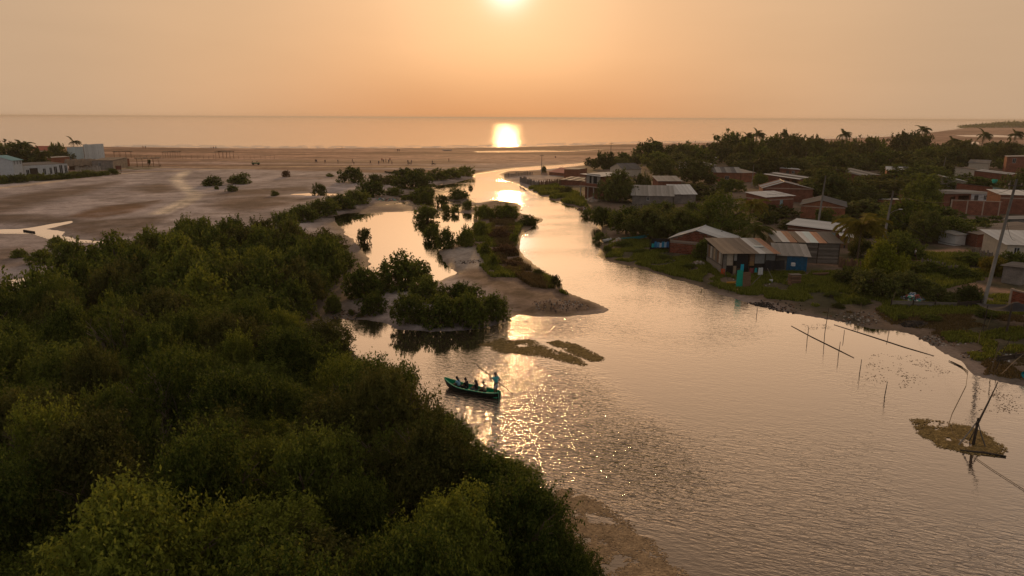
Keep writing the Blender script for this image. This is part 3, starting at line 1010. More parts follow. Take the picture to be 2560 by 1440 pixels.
# mangrove bushes one by one: kind, x, y of the foot, width, height in the photograph, leaves, label
for kind, px, py, w, h, lm, lb in [
    ('mid', 175, 690, 105, 100, M_BUSH, 'tall leafy mangrove bush on the mudflat left of the thicket'),
    ('bush', 105, 662, 82, 46, M_LEAFY, 'low spreading mangrove bush against the left side of the tall mudflat bush'),
    ('bush', 50, 645, 38, 28, M_BUSH, 'small round bush at the far left end of the mudflat bushes'),
    ('bush', 146, 625, 46, 36, M_BUSH, 'bush just behind the tall leafy bush on the left mudflat'),
    ('mid', 246, 650, 48, 36, M_LEAF, 'dark round mangrove bush at the left tip of the thicket by the puddles'),
    ('bush', 530, 466, 52, 25, M_LEAF, 'dome shaped bush left of the pair on the grey sand flat'),
    ('bush', 600, 461, 56, 27, M_LEAF, 'wider dome shaped bush right of the pair on the grey sand flat'),
    ('bush', 580, 479, 28, 16, M_LEAF, 'small bush in front of the two domed bushes on the sand flat'),
    ('bush', 542, 474, 12, 9, M_LEAF, 'tiny bush between the domed bushes on the sand flat'),
    ('bush', 715, 443, 20, 17, M_SCRUB, 'thin bare brown shrub standing alone far out on the sand'),
    ('bush', 825, 442, 20, 8, M_LEAFY, 'flat yellowish shrub on the sand left of the far bushes'),
    ('bush', 798, 488, 34, 30, M_DTREE, 'dark upright bush alone on the sand beside a thin streak of water'),
    ('bush', 688, 490, 22, 14, M_BUSH, 'small pale green bush alone on the middle of the sand flat'),
    ('bush', 880, 458, 62, 38, M_LEAF, 'bush with a pointed top at the left end of the far bush line'),
    ('bush', 940, 460, 44, 24, M_LEAF, 'rounded bush second from the left in the far bush line'),
    ('bush', 978, 462, 44, 24, M_LEAFB, 'brownish bush third from the left in the far bush line'),
    ('mid', 1035, 474, 92, 46, M_LEAF, 'broad dark bush, the largest of the far bush line'),
    ('bush', 1012, 446, 70, 26, M_LEAF, 'bush behind the broad dark bush of the far bush line'),
    ('bush', 1052, 440, 30, 22, M_LEAFB, 'thin brownish shrub rising behind the far bush line'),
    ('bush', 1090, 452, 62, 28, M_LEAFY, 'low yellow green bush right of the broad dark bush'),
    ('bush', 1128, 447, 56, 26, M_LEAFY, 'low bush second from the right end of the far bush line'),
    ('bush', 1163, 441, 48, 24, M_LEAFY, 'bush at the right end of the far bush line beside the bright river'),
    ('mid', 928, 494, 64, 42, M_LEAF, 'tallest bush at the far end of the hedge beside the lagoon'),
    ('bush', 984, 490, 40, 22, M_LEAF, 'flat topped bush standing by the stranded rubbish right of the hedge'),
    ('mid', 890, 512, 66, 36, M_BUSH, 'hedge bush second from the far end beside the lagoon'),
    ('mid', 850, 527, 70, 40, M_LEAF, 'hedge bush third from the far end beside the lagoon'),
    ('mid', 802, 545, 84, 46, M_BUSH, 'hedge bush fourth from the far end beside the lagoon'),
    ('mid', 756, 556, 80, 44, M_LEAF, 'hedge bush fifth from the far end, joining the thicket'),
    ('mid', 712, 575, 70, 44, M_LEAF, 'hedge bush nearest the thicket on the sand flat side'),
    ('bush', 1058, 500, 64, 34, M_LEAF, 'large bush at the left of the group on the wet mud by the river'),
    ('bush', 1064, 510, 34, 29, M_BUSH, 'light green round bush in front of the large bush on wet mud'),
    ('bush', 1106, 513, 32, 27, M_LEAF, 'round dark bush in the middle of the wet mud group'),
    ('bush', 1146, 499, 56, 28, M_LEAF, 'double topped bush standing at the edge of the bright river'),
    ('bush', 1168, 526, 26, 25, M_LEAF, 'small bush on the right of the wet mud group close to the spit'),
    ('bush', 1115, 534, 24, 22, M_BUSH, 'left one of two small bushes touching each other above the lagoon'),
    ('bush', 1136, 536, 24, 21, M_BUSH, 'right one of two small bushes touching each other above the lagoon'),
    ('mid', 1068, 553, 58, 40, M_BUSH, 'bright green box shaped bush standing in the lagoon water'),
    ('bush', 1009, 501, 14, 12, M_BUSH, 'tiny bush on the mud above the lagoon'),
    ('bush', 1046, 510, 24, 9, M_LEAFY, 'low sprawling yellowish shrub on the mud above the lagoon'),
    ('bush', 1177, 472, 12, 9, M_LEAF, 'tiny shrub on a mud bar in the bright river'),
    ('mid', 1080, 602, 42, 42, M_BUSH, 'left bush of the trio standing in the lagoon by the spit'),
    ('mid', 1114, 624, 46, 52, M_BUSH, 'middle bush of the trio standing in the lagoon by the spit'),
    ('mid', 1166, 618, 44, 50, M_LEAFY, 'right bush of the trio at the left shore of the spit'),
    ('bush', 910, 606, 36, 36, M_LEAFB, 'round bush standing alone in the lagoon beside the thicket'),
    ('mid', 1212, 548, 62, 42, M_LEAFY, 'rounded bush at the left far corner of the spit'),
    ('mid', 1262, 548, 84, 42, M_LEAFY, 'broad yellow green bush at the far end of the spit'),
    ('mid', 1200, 592, 52, 46, M_LEAFY, 'bush on the left shore of the spit behind the trio'),
    ('bush', 1212, 640, 36, 46, M_LEAFY, 'narrow bush above the grey sand patch of the spit'),
    ('bush', 1235, 668, 34, 40, M_LEAFY, 'nearest of the narrow bushes beside the grey sand patch'),
    ('bush', 1322, 564, 58, 28, M_LEAF, 'bush on the pointed right corner of the spit'),
    ('bush', 1285, 610, 30, 34, M_LEAFY, 'bush on the right shore of the spit'),
    ('bush', 1250, 600, 70, 34, M_SCRUB, 'reddish brown dry scrub in the middle of the spit'),
    ('bush', 1262, 640, 70, 34, M_SCRUB, 'brown dry scrub behind the bare sand of the spit'),
    ('bush', 1285, 668, 60, 22, M_SCRUB, 'low brown scrub where the spit widens'),
    ('bush', 1345, 694, 34, 24, M_LEAFB, 'ragged shrub on the river edge of the spit'),
    ('bush', 1388, 718, 32, 34, M_LEAFB, 'upright shrub leaning over the river at the right edge of the spit'),
    ('mid', 1010, 728, 148, 112, M_LEAF, 'tall mangrove standing between the thicket and the lagoon outlet'),
    ('mid', 915, 752, 110, 98, M_LEAF, 'mangrove right of the thicket, left of the tall lagoon one'),
    ('mid', 930, 790, 84, 66, M_LEAF, 'mangrove bush on the mud in front of the tall lagoon mangrove'),
    ('mid', 745, 800, 112, 118, M_LEAF, 'dark mangrove at the left side of the muddy cove'),
    ('mid', 834, 786, 56, 54, M_BUSH, 'round mangrove bush alone in the muddy cove'),
    ('bush', 879, 790, 16, 20, M_LEAF, 'spindly mangrove seedling in the muddy cove'),
    ('bush', 900, 794, 20, 14, M_LEAFB, 'low mangrove seedling beside the spindly one in the cove'),
    ('mid', 1022, 818, 108, 92, M_BUSH, 'left end bush of the big mangrove clump at the foot of the spit'),
    ('mid', 1100, 824, 124, 96, M_LEAF, 'middle bush of the big mangrove clump facing the river'),
    ('mid', 1172, 822, 112, 96, M_LEAF, 'bush right of the middle in the big mangrove clump'),
    ('mid', 1232, 806, 96, 78, M_BUSH, 'right end bush of the big mangrove clump, overhanging the water'),
    ('mid', 1062, 760, 100, 80, M_BUSH, 'left bush in the back row of the big mangrove clump'),
    ('mid', 1150, 765, 120, 68, M_LEAF, 'right bush in the back row of the big mangrove clump'),
]:
    k_ = 1.22 if 440 < py < 640 and px < 1190 else 1.0
    plant_px('mangrove_bush', kind, px, py, w * k_, h * (1 + (k_ - 1) * .8), lm, lb, 'shrub' if lm is M_SCRUB else 'bush')

# edge trees of the thicket that lean out over the river
for px, py, w, h, lm, lb in [
    (1108, 1175, 165, 172, M_DTREE, 'dark mangrove leaning out of the thicket towards the canoe'),
    (1000, 1100, 130, 150, M_LEAF, 'mangrove at the thicket edge behind the one leaning to the canoe'),
    (1260, 1280, 200, 150, M_LEAFY, 'low mangrove on the thicket edge where the glitter reaches the bank'),
    (1335, 1390, 190, 170, M_LEAFB, 'brownish mangrove on the thicket edge beside the floating scum'),
    (1420, 1520, 200, 180, M_LEAF, 'mangrove at the bottom edge of the photo beside the floating scum')]:
    plant_px('mangrove_tree', 'near', px, py, w, h, lm, lb, 'mangrove')

# ------------------------------------------------------------------ houses
def sheet_mesh():
    b = MB()
    n = 12
    vs, fs = [], []
    for i in range(n + 1):
        z = .022 if i % 2 else 0.0
        vs += [(0, i / n - .5, z), (1, i / n - .5, z)]
    for i in range(n):
        fs.append((2 * i, 2 * i + 1, 2 * i + 3, 2 * i + 2))
    b.add(vs, fs)
    b.add([(x, y, z - .012) for x, y, z in vs], [tuple(reversed(f)) for f in fs])
    return b.mesh('roof_sheet')


SHEETS = {}


def sheet_for(m):
    if m.name not in SHEETS:
        me = sheet_mesh()
        me.materials.append(m)
        SHEETS[m.name] = me
    return SHEETS[m.name]


hrng = random.Random(9)


def top_at(prof, x):
    for (a, za), (b, zb) in zip(prof[:-1], prof[1:]):
        if a - 1e-6 <= x <= b + 1e-6:
            return za + (zb - za) * (x - a) / max(b - a, 1e-6)
    return prof[-1][1]


def wall(parent, loc, rz, ln, prof, opens, m, t=.16, name='wall'):
    xs = sorted({0.0, ln, *[x for x, _ in prof if 0 < x < ln], *[o[0] for o in opens], *[o[1] for o in opens]})
    b = MB()
    for x0, x1 in zip(xs[:-1], xs[1:]):
        if x1 - x0 < 1e-4: continue
        cuts = sorted([(o[2], o[3]) for o in opens if o[0] < (x0 + x1) / 2 < o[1]])
        z = -.4
        for a, c in cuts:
            if a > z + .01: b.box(x0, x1, 0, t, z, a)
            z = c
        b.prism(x0, x1, 0, t, z, top_at(prof, x0), top_at(prof, x1))
    w = b.build(name, m, parent, loc=loc, rz=rz)
    return w


def fill(parent, loc, rz, o, t=.16):
    x0, x1, z0, z1, kind = o
    root = Matrix.Translation(loc) @ Matrix.Rotation(rz, 4, 'Z')
    if kind == 'void':
        return
    b = MB()
    if kind in ('door', 'bluedoor', 'garage'):
        d = b.box(x0, x1, t * .45, t * .45 + .05, z0, z1, root).build('door', {'door': M_DOORB, 'bluedoor': M_BLUED, 'garage': M_WOODD}[kind], parent)
        return
    fr = .07
    for q in ((x0, x1, z0, z0 + fr), (x0, x1, z1 - fr, z1), (x0, x0 + fr, z0 + fr, z1 - fr), (x1 - fr, x1, z0 + fr, z1 - fr), ((x0 + x1) / 2 - fr / 2, (x0 + x1) / 2 + fr / 2, z0 + fr, z1 - fr)):
        b.box(q[0], q[1], .03, t * .6, q[2], q[3], root)
    w = b.build('window', M_FRAMEW, parent)
    MB().box(x0, x1, t * .62, t * .62 + .02, z0, z1, root).build('pane', M_GLASS, w)


def roof_sheets(root, org, along, across, n, sw, ln, mats, name='roof_sheet', tilt=.012):
    """n sheets side by side; along = unit slope vector, across = unit vector along the eave"""
    nz = along.cross(across)
    if nz.z < 0:
        nz = -nz
    for i in range(n):
        m = mats[i % len(mats)] if len(mats) > 1 else mats[0]
        o = link(sheet_for(m), name, root)
        ya = (across + along * hrng.uniform(-tilt, tilt)).normalized()
        xa = (along - ya * along.dot(ya)).normalized()
        za = xa.cross(ya)
        if za.z < 0: ya, za = -ya, -za
        c = org + across * (sw * (i + .5)) + nz * (.02 + (.012 if i % 2 else 0)) + along * hrng.uniform(-.05, .05)
        mx = Matrix((xa, ya, za)).transposed().to_4x4()
        o.matrix_basis = Matrix.Translation(c) @ mx @ Matrix.Diagonal((ln, sw * 1.05, 1, 1))


def house(name, label, A, B, W, H, roof, Hp, wallm, roofm, ridge=.5, opens=None, ov=.3, sw=1.0, beam=None, wallm2=None, group=None, cat='house', bricks=False, zadd=0.0, back=True):
    """A, B: pixels of the foot of the front wall's left and right ends; W depth; H eave height, Hp ridge / high-side height"""
    a, b_ = G(*A), G(*B)
    H, Hp = H * .92, Hp * .92
    z = min(a.z, b_.z) + zadd
    d = Vector((b_.x - a.x, b_.y - a.y, 0))
    L = d.length
    root = empty(name, (a.x, a.y, z), math.atan2(d.y, d.x), label, cat, group)
    opens = opens or {}
    t = .16
    if roof == 'gable_y':
        rx = ridge * L
        fp = [(0, H), (rx, Hp), (L, H)]
        bp_ = [(0, H), (L - rx, Hp), (L, H)]
        sp1 = sp2 = [(0, H), (W, H)]
    elif roof == 'gable_x':
        fp = bp_ = [(0, H), (L, H)]
        sp1 = [(0, H), (W * ridge, Hp), (W, H)]
        sp2 = [(0, H), (W * (1 - ridge), Hp), (W, H)]
    elif roof == 'shed_y':          # low in front, high at the back
        fp, bp_ = [(0, H), (L, H)], [(0, Hp), (L, Hp)]
        sp1, sp2 = [(0, H), (W, Hp)], [(0, Hp), (W, H)]
    else:                           # shed_x: H at the left end, Hp at the right end
        fp, bp_ = [(0, H), (L, Hp)], [(0, Hp), (L, H)]
        sp1, sp2 = [(0, Hp), (W, Hp)], [(0, H), (W, H)]
    w2 = wallm2 or wallm
    trim = lambda pr: [(max(0, x - t) if x < W else W - 2 * t, zz) for x, zz in pr]
    for key, loc, rz, ln, pr, m in (('f', (0, 0, 0), 0, L, fp, wallm), ('r', (L, t, 0), R(90), W - 2 * t, trim(sp1), w2), ('b', (L, W, 0), R(180), L, bp_, w2), ('l', (0, W - t, 0), R(270), W - 2 * t, trim(sp2), w2)):
        ops = [(q[0] * ln, q[1] * ln, q[2], q[3], q[4]) for q in opens.get(key, [])]
        wall(root, loc, rz, ln, [(x, zz - .03) for x, zz in pr], ops, m)
        for q in ops: fill(root, loc, rz, q)
        if beam and key in 'fr':
            bb = MB()
            bb.box(.02, ln - .02, -.025, .02, beam, beam + .2)
            bb.build('concrete_beam', M_CONCB, root, loc=loc, rz=rz)
    X, Yv = Vector((1, 0, 0)), Vector((0, 1, 0))

    def slope(p0, p1, across, width, e0, e1):
        al = (p1 - p0)
        ln = al.length
        al.normalize()
        n = max(1, round((width + 2 * ov) / sw))
        roof_sheets(root, p0 - al * e0 - across * ov, al, across, n, (width + 2 * ov) / n, ln + e0 + e1, roofm)
    if roof == 'gable_y':
        rx = ridge * L
        slope(Vector((rx, 0, Hp)), Vector((0, 0, H)), Yv, W, 0, ov)
        slope(Vector((rx, 0, Hp)), Vector((L, 0, H)), Yv, W, 0, ov)
        MB().tube([(rx, -ov, Hp + .05), (rx, W + ov, Hp + .05)], .09, 6).build('ridge_cap', roofm[0], root)
    elif roof == 'gable_x':
        slope(Vector((0, W * ridge, Hp)), Vector((0, 0, H)), X, L, 0, ov)
        slope(Vector((0, W * ridge, Hp)), Vector((0, W, H)), X, L, 0, ov)
        MB().tube([(-ov, W * ridge, Hp + .05), (L + ov, W * ridge, Hp + .05)], .09, 6).build('ridge_cap', roofm[0], root)
    elif roof == 'shed_y':
        slope(Vector((0, W, Hp)), Vector((0, 0, H)), X, L, ov, ov)
    else:
        slope(Vector((0, 0, H)), Vector((L, 0, Hp)), Yv, W, ov, ov)
    if bricks:
        me = BRICK_MESH
        bh, bl = .25, .46
        r = 0
        zz = .02
        zmax = max(q[1] for q in fp)
        while zz + bh < zmax:
            if not (beam and beam - bh < zz < beam + .2):
                x = -(r % 2) * bl * .5
                while x < L:
                    x0, x1 = max(x, .01), min(x + bl - .025, L - .01)
                    if x1 - x0 > .08 and zz + bh < min(top_at(fp, x0), top_at(fp, x1)) - .05 and not (x0 > bricks * L):
                        o = link(me, 'brick', root)
                        o.location = ((x0 + x1) / 2, -.012 + hrng.uniform(-.006, .006), zz + bh / 2)
                        o.scale = (x1 - x0, .05, bh - .03)
                    x += bl
            r += 1
            zz += bh
    return root, L, z


bm_ = MB()
bm_.box(-.5, .5, -.5, .5, -.5, .5)
BRICK_MESH = bm_.mesh('brick', M_BRICK1)

house('brick_house', 'red brick house with pale tin gable roof beside the laundry line', (1674, 631), (1838, 646), 5.2, 2.5, 'gable_y', 4.1, M_MORTAR, [M_TINW], .40, bricks=.62, beam=1.75, wallm2=M_BRICK,
      opens={'r': [(.3, .5, 0, 2.0, 'door')]}, ov=.35)
house('brick_house', 'low brick house under a wide pale roof, behind the wooden shack', (1966, 600), (2100, 612), 8.5, 2.9, 'shed_x', 2.5, M_BRICK, [M_TINW], opens={'f': [(.78, .9, 0, 2.0, 'bluedoor')]}, beam=1.9, sw=1.1)
house('brick_house', 'brick gable house with dark grey roof behind the concrete pole', (2000, 545), (2110, 552), 10, 3.1, 'gable_y', 4.3, M_BRICKO, [M_TIND], .45, beam=2.5, sw=1.2)
house('brick_house', 'tall plain brick house with pale lean-to roof and pale blue door', (1862, 528), (1912, 537), 8, 4.6, 'shed_x', 4.1, M_BRICK, [M_TINW], sw=1.2, wallm2=M_BRICK, opens={'r': [(.5, .62, 1.0, 3.0, 'bluedoor')]}, beam=3.0)
house('brick_house', 'brick gable house with patched tin roof behind the pale blue door house', (1905, 503), (2030, 506), 8, 3.6, 'gable_y', 5.3, M_BRICK, [M_TING, M_TINW, M_TIND, M_TINR, M_TINW], .42, sw=1.0, beam=3.2)
house('brick_house', 'brick house with half pale half dark roof and shaded porch', (1908, 462), (1995, 468), 11, 3.6, 'shed_x', 2.6, M_BRICK, [M_TINW, M_TIND, M_TIND], sw=2.2, opens={'f': [(.6, .75, 0, 2.2, 'void'), (.8, .97, 0, 2.2, 'void')]})
house('brick_house', 'brick house with broad dark roof left of the slim pole', (1780, 455), (1850, 456), 10, 3.4, 'gable_x', 4.9, M_BRICKO, [M_TIND, M_TING], sw=1.6, opens={'f': [(.45, .6, .9, 2.0, 'window')]})
house('brick_house', 'narrow brick house with pale roof right of the slim pole', (1852, 456), (1886, 455), 8, 3.3, 'shed_y', 4.0, M_BRICKO, [M_TING], sw=1.6)
house('block_house', 'long grey block house with corrugated grey roof by the river bend', (1580, 510), (1682, 512), 6.5, 2.3, 'shed_y', 4.2, M_BLOCK, [M_TING], sw=1.0, opens={'f': [(.35, .42, .9, 1.8, 'window')]})
house('block_house', 'short block house with lighter corrugated roof joined to the long one', (1684, 509), (1738, 509), 6, 2.5, 'shed_y', 4.3, M_BLOCK, [M_TINW], sw=1.0)
house('brick_house', 'small house with flat grey roof between the big trees', (1645, 470), (1702, 470), 7, 2.2, 'shed_y', 3.2, M_BRICK, [M_TING], sw=1.6)
house('brick_house', 'house with dark hipped roof behind the two storey house tree', (1558, 441), (1602, 440), 10, 2.8, 'gable_x', 4.6, M_CREAM, [M_TIND], sw=1.8)
house('brick_house', 'orange brick hut with rubble on its roof at the river mouth', (1410, 447), (1446, 448), 7, 3.6, 'shed_x', 3.8, M_BRICKO, [M_TING], sw=1.6)
house('lean_to', 'lean-to with pink roof beside the orange brick hut', (1373, 437), (1410, 440), 6, 1.2, 'shed_y', 2.6, M_BRICKO, [M_PINK], sw=1.6, cat='shed')
house('brick_house', 'low ruin with flat roof in front of the orange brick hut', (1402, 462), (1462, 463), 6, 1.8, 'shed_y', 2.4, M_BRICK, [M_TING, M_TINB], sw=1.4)
house('brick_house', 'small house peeping out of the far trees with grey roof', (1768, 410), (1790, 410), 9, 3.0, 'shed_y', 4.2, M_CONC, [M_TING], sw=2.5)
house('brick_house', 'low house with mottled roof in front of the far trees', (1740, 430), (1790, 428), 9, 2.6, 'shed_y', 3.8, M_CONC, [M_TIND, M_TING], sw=2.0)
house('brick_house', 'house with grey roof and white dish behind the round dark tree', (2148, 462), (2196, 460), 11, 3.2, 'shed_y', 4.6, M_BRICK, [M_TIND, M_TING], sw=2.0, opens={'f': [(.3, .5, 0, 2.1, 'void')]})
house('brick_house', 'brick house front with white top edge below the dish house', (2143, 480), (2185, 482), 5, 2.6, 'shed_x', 2.6, M_BRICK, [M_CONC], sw=2.0)
house('brick_house', 'narrow pale roofed house left of the bright tree crown', (2222, 470), (2255, 474), 5, 2.2, 'shed_x', 1.9, M_BRICK, [M_TINW], sw=1.6)
house('brick_house', 'small house with dark roof among the bushes behind the palm', (2185, 520), (2225, 526), 6, 2.2, 'shed_x', 2.6, M_BRICK, [M_TIND, M_TINW], sw=1.5)
house('white_house', 'white house with two dark windows and long grey roof above the brick wall', (2425, 512), (2500, 508), 10, 3.0, 'shed_x', 2.6, M_WHITEW, [M_TING, M_TIND, M_TING], sw=1.4, wallm2=M_BRICK,
      opens={'f': [(.1, .24, 0, 2.3, 'door'), (.42, .52, 1.0, 2.2, 'window'), (.56, .66, 0, 2.3, 'door'), (.78, .92, 1.0, 2.2, 'window')]})
house('brick_house', 'brick house with open white porch left of the white house', (2345, 517), (2424, 513), 11, 3.3, 'shed_x', 3.0, M_BRICK, [M_TIND], sw=1.6, opens={'f': [(.35, .5, 0, 2.3, 'void'), (.6, .95, .3, 2.4, 'void')]})
house('brick_house', 'house with pale lean-to roof rising behind the porch house', (2352, 478), (2412, 480), 7, 4.6, 'shed_x', 3.2, M_CONC, [M_TINW], sw=1.6)
house('green_house', 'pale green house with wide pale roof right of the white house', (2478, 502), (2528, 500), 11, 3.8, 'shed_x', 2.6, M_GREENW, [M_TINW], sw=1.3, wallm2=M_BRICK, opens={'f': [(.3, .5, .9, 2.2, 'window')]})
house('brick_house', 'flat roofed brick house behind the pale green one', (2432, 455), (2520, 460), 9, 4.0, 'shed_x', 3.2, M_BRICK, [M_TIND, M_TINW], sw=2.4)
house('brick_house', 'pale walled house with sloping brown roof behind the far right trees', (2385, 440), (2440, 442), 9, 3.4, 'shed_x', 2.8, M_CREAM, [M_TINB], sw=2.2)
house('brick_house', 'house with dark roof and satellite dish in the far right trees', (2420, 424), (2470, 426), 10, 3.0, 'shed_y', 4.0, M_CREAM, [M_TIND], sw=2.5)
house('brick_house', 'brick house with one pale window at the far right edge', (2512, 430), (2570, 432), 9, 6.5, 'shed_x', 6.9, M_BRICK, [M_CONC], sw=2.5, opens={'f': [(.25, .4, 3.6, 5.4, 'window')]})
house('brick_house', 'long brick house with pale roof edge at the right edge of the photo', (2495, 534), (2640, 540), 8, 4.6, 'shed_y', 5.0, M_BRICK, [M_TINW], sw=2.0, beam=3.4)
house('brick_house', 'brick house under brown fibre roof behind the white corrugated one', (2440, 618), (2620, 615), 7, 2.3, 'shed_x', 3.2, M_BRICK, [M_TINB], sw=1.4, opens={'f': [(.1, .22, 0, 1.9, 'door')]})
house('brick_house', 'house with big white corrugated roof cut by the right edge', (2512, 650), (2700, 655), 7, 2.6, 'shed_y', 3.6, M_CREAM, [M_TINW], sw=1.0, ov=.5, opens={'f': [(.1, .18, .9, 1.9, 'window')]})
house('tin_shed', 'grey tin shed at the right edge below the long brick house', (2508, 580), (2600, 588), 5, 2.6, 'shed_x', 3.3, M_TING, [M_TING], sw=1.0, cat='shed')
house('tin_shed', 'small pale tin shed in the shade left of the tall concrete pole', (2386, 615), (2412, 613), 3, 2.0, 'shed_y', 2.3, M_TINW, [M_TING], sw=1.0, cat='shed')
house('block_hut', 'grey block hut under the tree at the right edge', (2502, 706), (2552, 714), 3.5, 2.4, 'shed_x', 2.5, M_BLOCK, [M_TIND], sw=1.2, cat='hut')

for lb, A_, B_, W_, H_, kind_, Hp_, wm_, rm_ in [
        ('small brick house with pale roof in the gap left of the dish house', (2085, 452), (2130, 453), 8, 3.2, 'shed_x', 2.7, M_BRICK, [M_TINW]),
        ('brick house with pale striped roof right of the dish house', (2215, 448), (2268, 450), 9, 3.3, 'gable_x', 4.4, M_BRICKO, [M_TINW, M_TING]),
        ('brick house with grey roof above the bright crowned tree', (2285, 452), (2335, 453), 9, 3.3, 'shed_x', 2.7, M_BRICK, [M_TING, M_TINW]),
        ('low orange house with rusty roof left of the far pole', (2300, 432), (2345, 433), 9, 3.0, 'shed_y', 3.9, M_BRICKO, [M_TINR, M_TINB]),
        ('pale roofed house among the trees right of the broad dark tree', (1950, 440), (1998, 441), 9, 3.0, 'shed_x', 2.6, M_BRICK, [M_TINW]),
        ('brick house with pale roof between the thin pale pole and the block house', (1690, 440), (1728, 441), 8, 3.0, 'shed_x', 2.6, M_BRICKO, [M_TINW]),
        ('brick house with mottled roof beside the pale green house', (2536, 478), (2600, 482), 9, 3.6, 'shed_x', 3.0, M_BRICK, [M_TINW, M_TING]),
        ('little pale shed behind the wooden shack', (2100, 620), (2128, 622), 3.5, 2.2, 'shed_x', 2.0, M_WOODB, [M_TINW])]:
    house('brick_house', lb, A_, B_, W_, H_, kind_, Hp_, wm_, rm_, sw=1.6, opens={'f': [(.3, .45, .0, 2.0, 'door'), (.6, .75, .9, 1.9, 'window')]})

# two storey brick house at the bend
tw, tL, tz = house('two_storey_house', 'two storey brick house with flat pale roof and window bay above the river', (1462, 494), (1500, 498), 9, 6.6, 'shed_x', 6.4, M_BRICK, [M_TINW], sw=1.6, ov=1.0, wallm2=M_BRICKO,
                   opens={'f': [(.3, .42, 3.9, 5.7, 'window'), (.55, .78, 3.9, 5.7, 'window')]})
MB().box(-.9, tL + .5, -1.2, 0, 3.0, 3.25).build('balcony_slab', M_CONCB, tw)
MB().box(-.9, tL + .5, -1.2, -1.08, 3.25, 3.95).build('balcony_parapet', M_BRICK, tw)
for x in (-.7, tL * .35, tL * .72, tL + .35):
    MB().box(x, x + .22, -1.1, -.88, -.3, 3.0).build('column', M_CONC, tw)
MB().box(tL * .08, tL * .98, -.06, -.02, 3.45, 6.3).build('plaster_bay', M_CONC, tw)
for x0, x1 in ((.3, .42), (.55, .78)):
    MB().box(tL * x0, tL * x1, -.10, -.065, 3.9, 5.7).build('pane', M_GLASS, tw)

# brick yard wall in front of the white house
def yard_wall(label, A, B, H, m, t=.18, name='yard_wall', cap=True, bricks=False):
    a, b_ = G(*A), G(*B)
    d = b_ - a
    d.z = 0
    L = d.length
    root = empty(name, (a.x, a.y, min(a.z, b_.z)), math.atan2(d.y, d.x), label, 'wall')
    MB().box(0, L, 0, t, -.5, H).build('wall_panel', m, root)
    if cap: MB().box(-.03, L + .03, -.03, t + .03, H, H + .12).build('coping', M_CONCB, root)
    k = 0
    while k * 3.0 <= L:
        MB().box(k * 3.0 - .12, k * 3.0 + .12, -.05, t + .05, -.5, H + .2).build('pillar', M_CONCB, root)
        k += 1
    if bricks:
        r, zz = 0, .05
        while zz + .2 < H:
            x = .14 - (r % 2) * .2
            while x < L - .1:
                x0, x1 = max(x, .14), min(x + .38, L)
                if x1 - x0 > .06:
                    o = link(BRICK_MESH, 'brick', root)
                    o.location = ((x0 + x1) / 2, -.012 + hrng.uniform(-.005, .005), zz + .1)
                    o.scale = (x1 - x0, .05, .175)
                x += .4
            r += 1
            zz += .2
    return root


yard_wall('long red brick yard wall in front of the white house', (2375, 535), (2500, 540), 3.0, M_BRICK)
yard_wall('brick wall with pale corner pillar at the right edge by the dirt road', (2522, 767), (2640, 795), 1.9, M_MORTAR, bricks=True)
yard_wall('low brick wall at the left edge in front of the white building', (-60, 447), (42, 440), 2.6, M_BRICKO)
yard_wall('brick wall behind the low one at the left edge', (-60, 425), (30, 424), 3.0, M_BRICK)

# patchwork shack: panels of board, tin, cloth and netting on a frame
def shack_root(name, label, A, B, cat='shack'):
    a, b_ = G(*A), G(*B)
    d = b_ - a
    d.z = 0
    return empty(name, (a.x, a.y, min(a.z, b_.z)), math.atan2(d.y, d.x), label, cat), d.length


pm = lambda n, c, **k: mat(n, c, .85, .3, 2.5, **k)
root, L = shack_root('patchwork_shack', 'shack patched together from boards, tin and cloth on the grassy bank', (1804, 686), (1936, 679))
H, W = 3.0, 7.0
for x0, x1, z0, z1, m, nm in [(0, .075, 0, H, M_WOOD, 'board_panel'), (.08, .20, 1.25, 2.9, pm('cream_panel', (.50, .40, .31)), 'plywood_panel'), (.08, .2, .1, 1.22, M_DARK, 'dark_panel'),
                              (.205, .265, 1.9, 2.9, pm('grey_cloth', (.34, .31, .29)), 'cloth_panel'), (.205, .265, 1.2, 1.87, M_DARK, 'dark_panel'), (.205, .265, .1, 1.17, pm('tan_board', (.34, .25, .17)), 'board_panel'),
                              (.27, .48, .9, 2.85, M_NETB, 'netting_panel'), (.27, .40, .1, .87, M_WOODD, 'board_panel'), (.49, .60, 1.8, 2.85, M_WOODB, 'board_panel'), (.49, .60, 1.2, 1.77, pm('ochre_board', (.33, .19, .08)), 'board_panel'),
                              (.61, .80, 1.5, 2.85, M_TING, 'tin_panel'), (.61, .8, .4, 1.47, M_NETB, 'netting_panel'), (.81, .99, 1.5, 2.85, M_TING, 'tin_panel'), (.81, .99, .1, 1.47, M_WOODD, 'board_panel'), (.425, .475, 0, .87, M_DARK, 'doorway')]:
    MB().box(x0 * L, x1 * L, -.03 + hrng.uniform(-.02, .02), .03, z0, z1).build(nm, m, root)
MB().box(0.1, L, .1, W, -.3, .05).build('floor_slab', M_CONC, root)
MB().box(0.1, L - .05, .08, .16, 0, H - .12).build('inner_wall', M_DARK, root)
for k in range(9):
    MB().box(-.03 + hrng.uniform(-.015, .015), .03, .1 + k * .76, .1 + k * .76 + .72, (.0 if k % 3 else .4), 2.95).build('board_panel', [M_WOOD, pm('pale_board', (.42, .38, .34)), M_WOODB, M_WOOD, pm('tan_board', (.34, .25, .17))][k % 5], root)
for k in range(5):
    MB().box(-.10, -.04, 0.1, W - .3, .15 + k * .24, .34 + k * .24).build('plank', M_WOOD, root)
for x in (0, .2 * L, .5 * L, .8 * L, L):
    MB().tube([(x, -.08, -.3), (x, -.08, H)], .06, 6).build('post', M_WOODD, root)
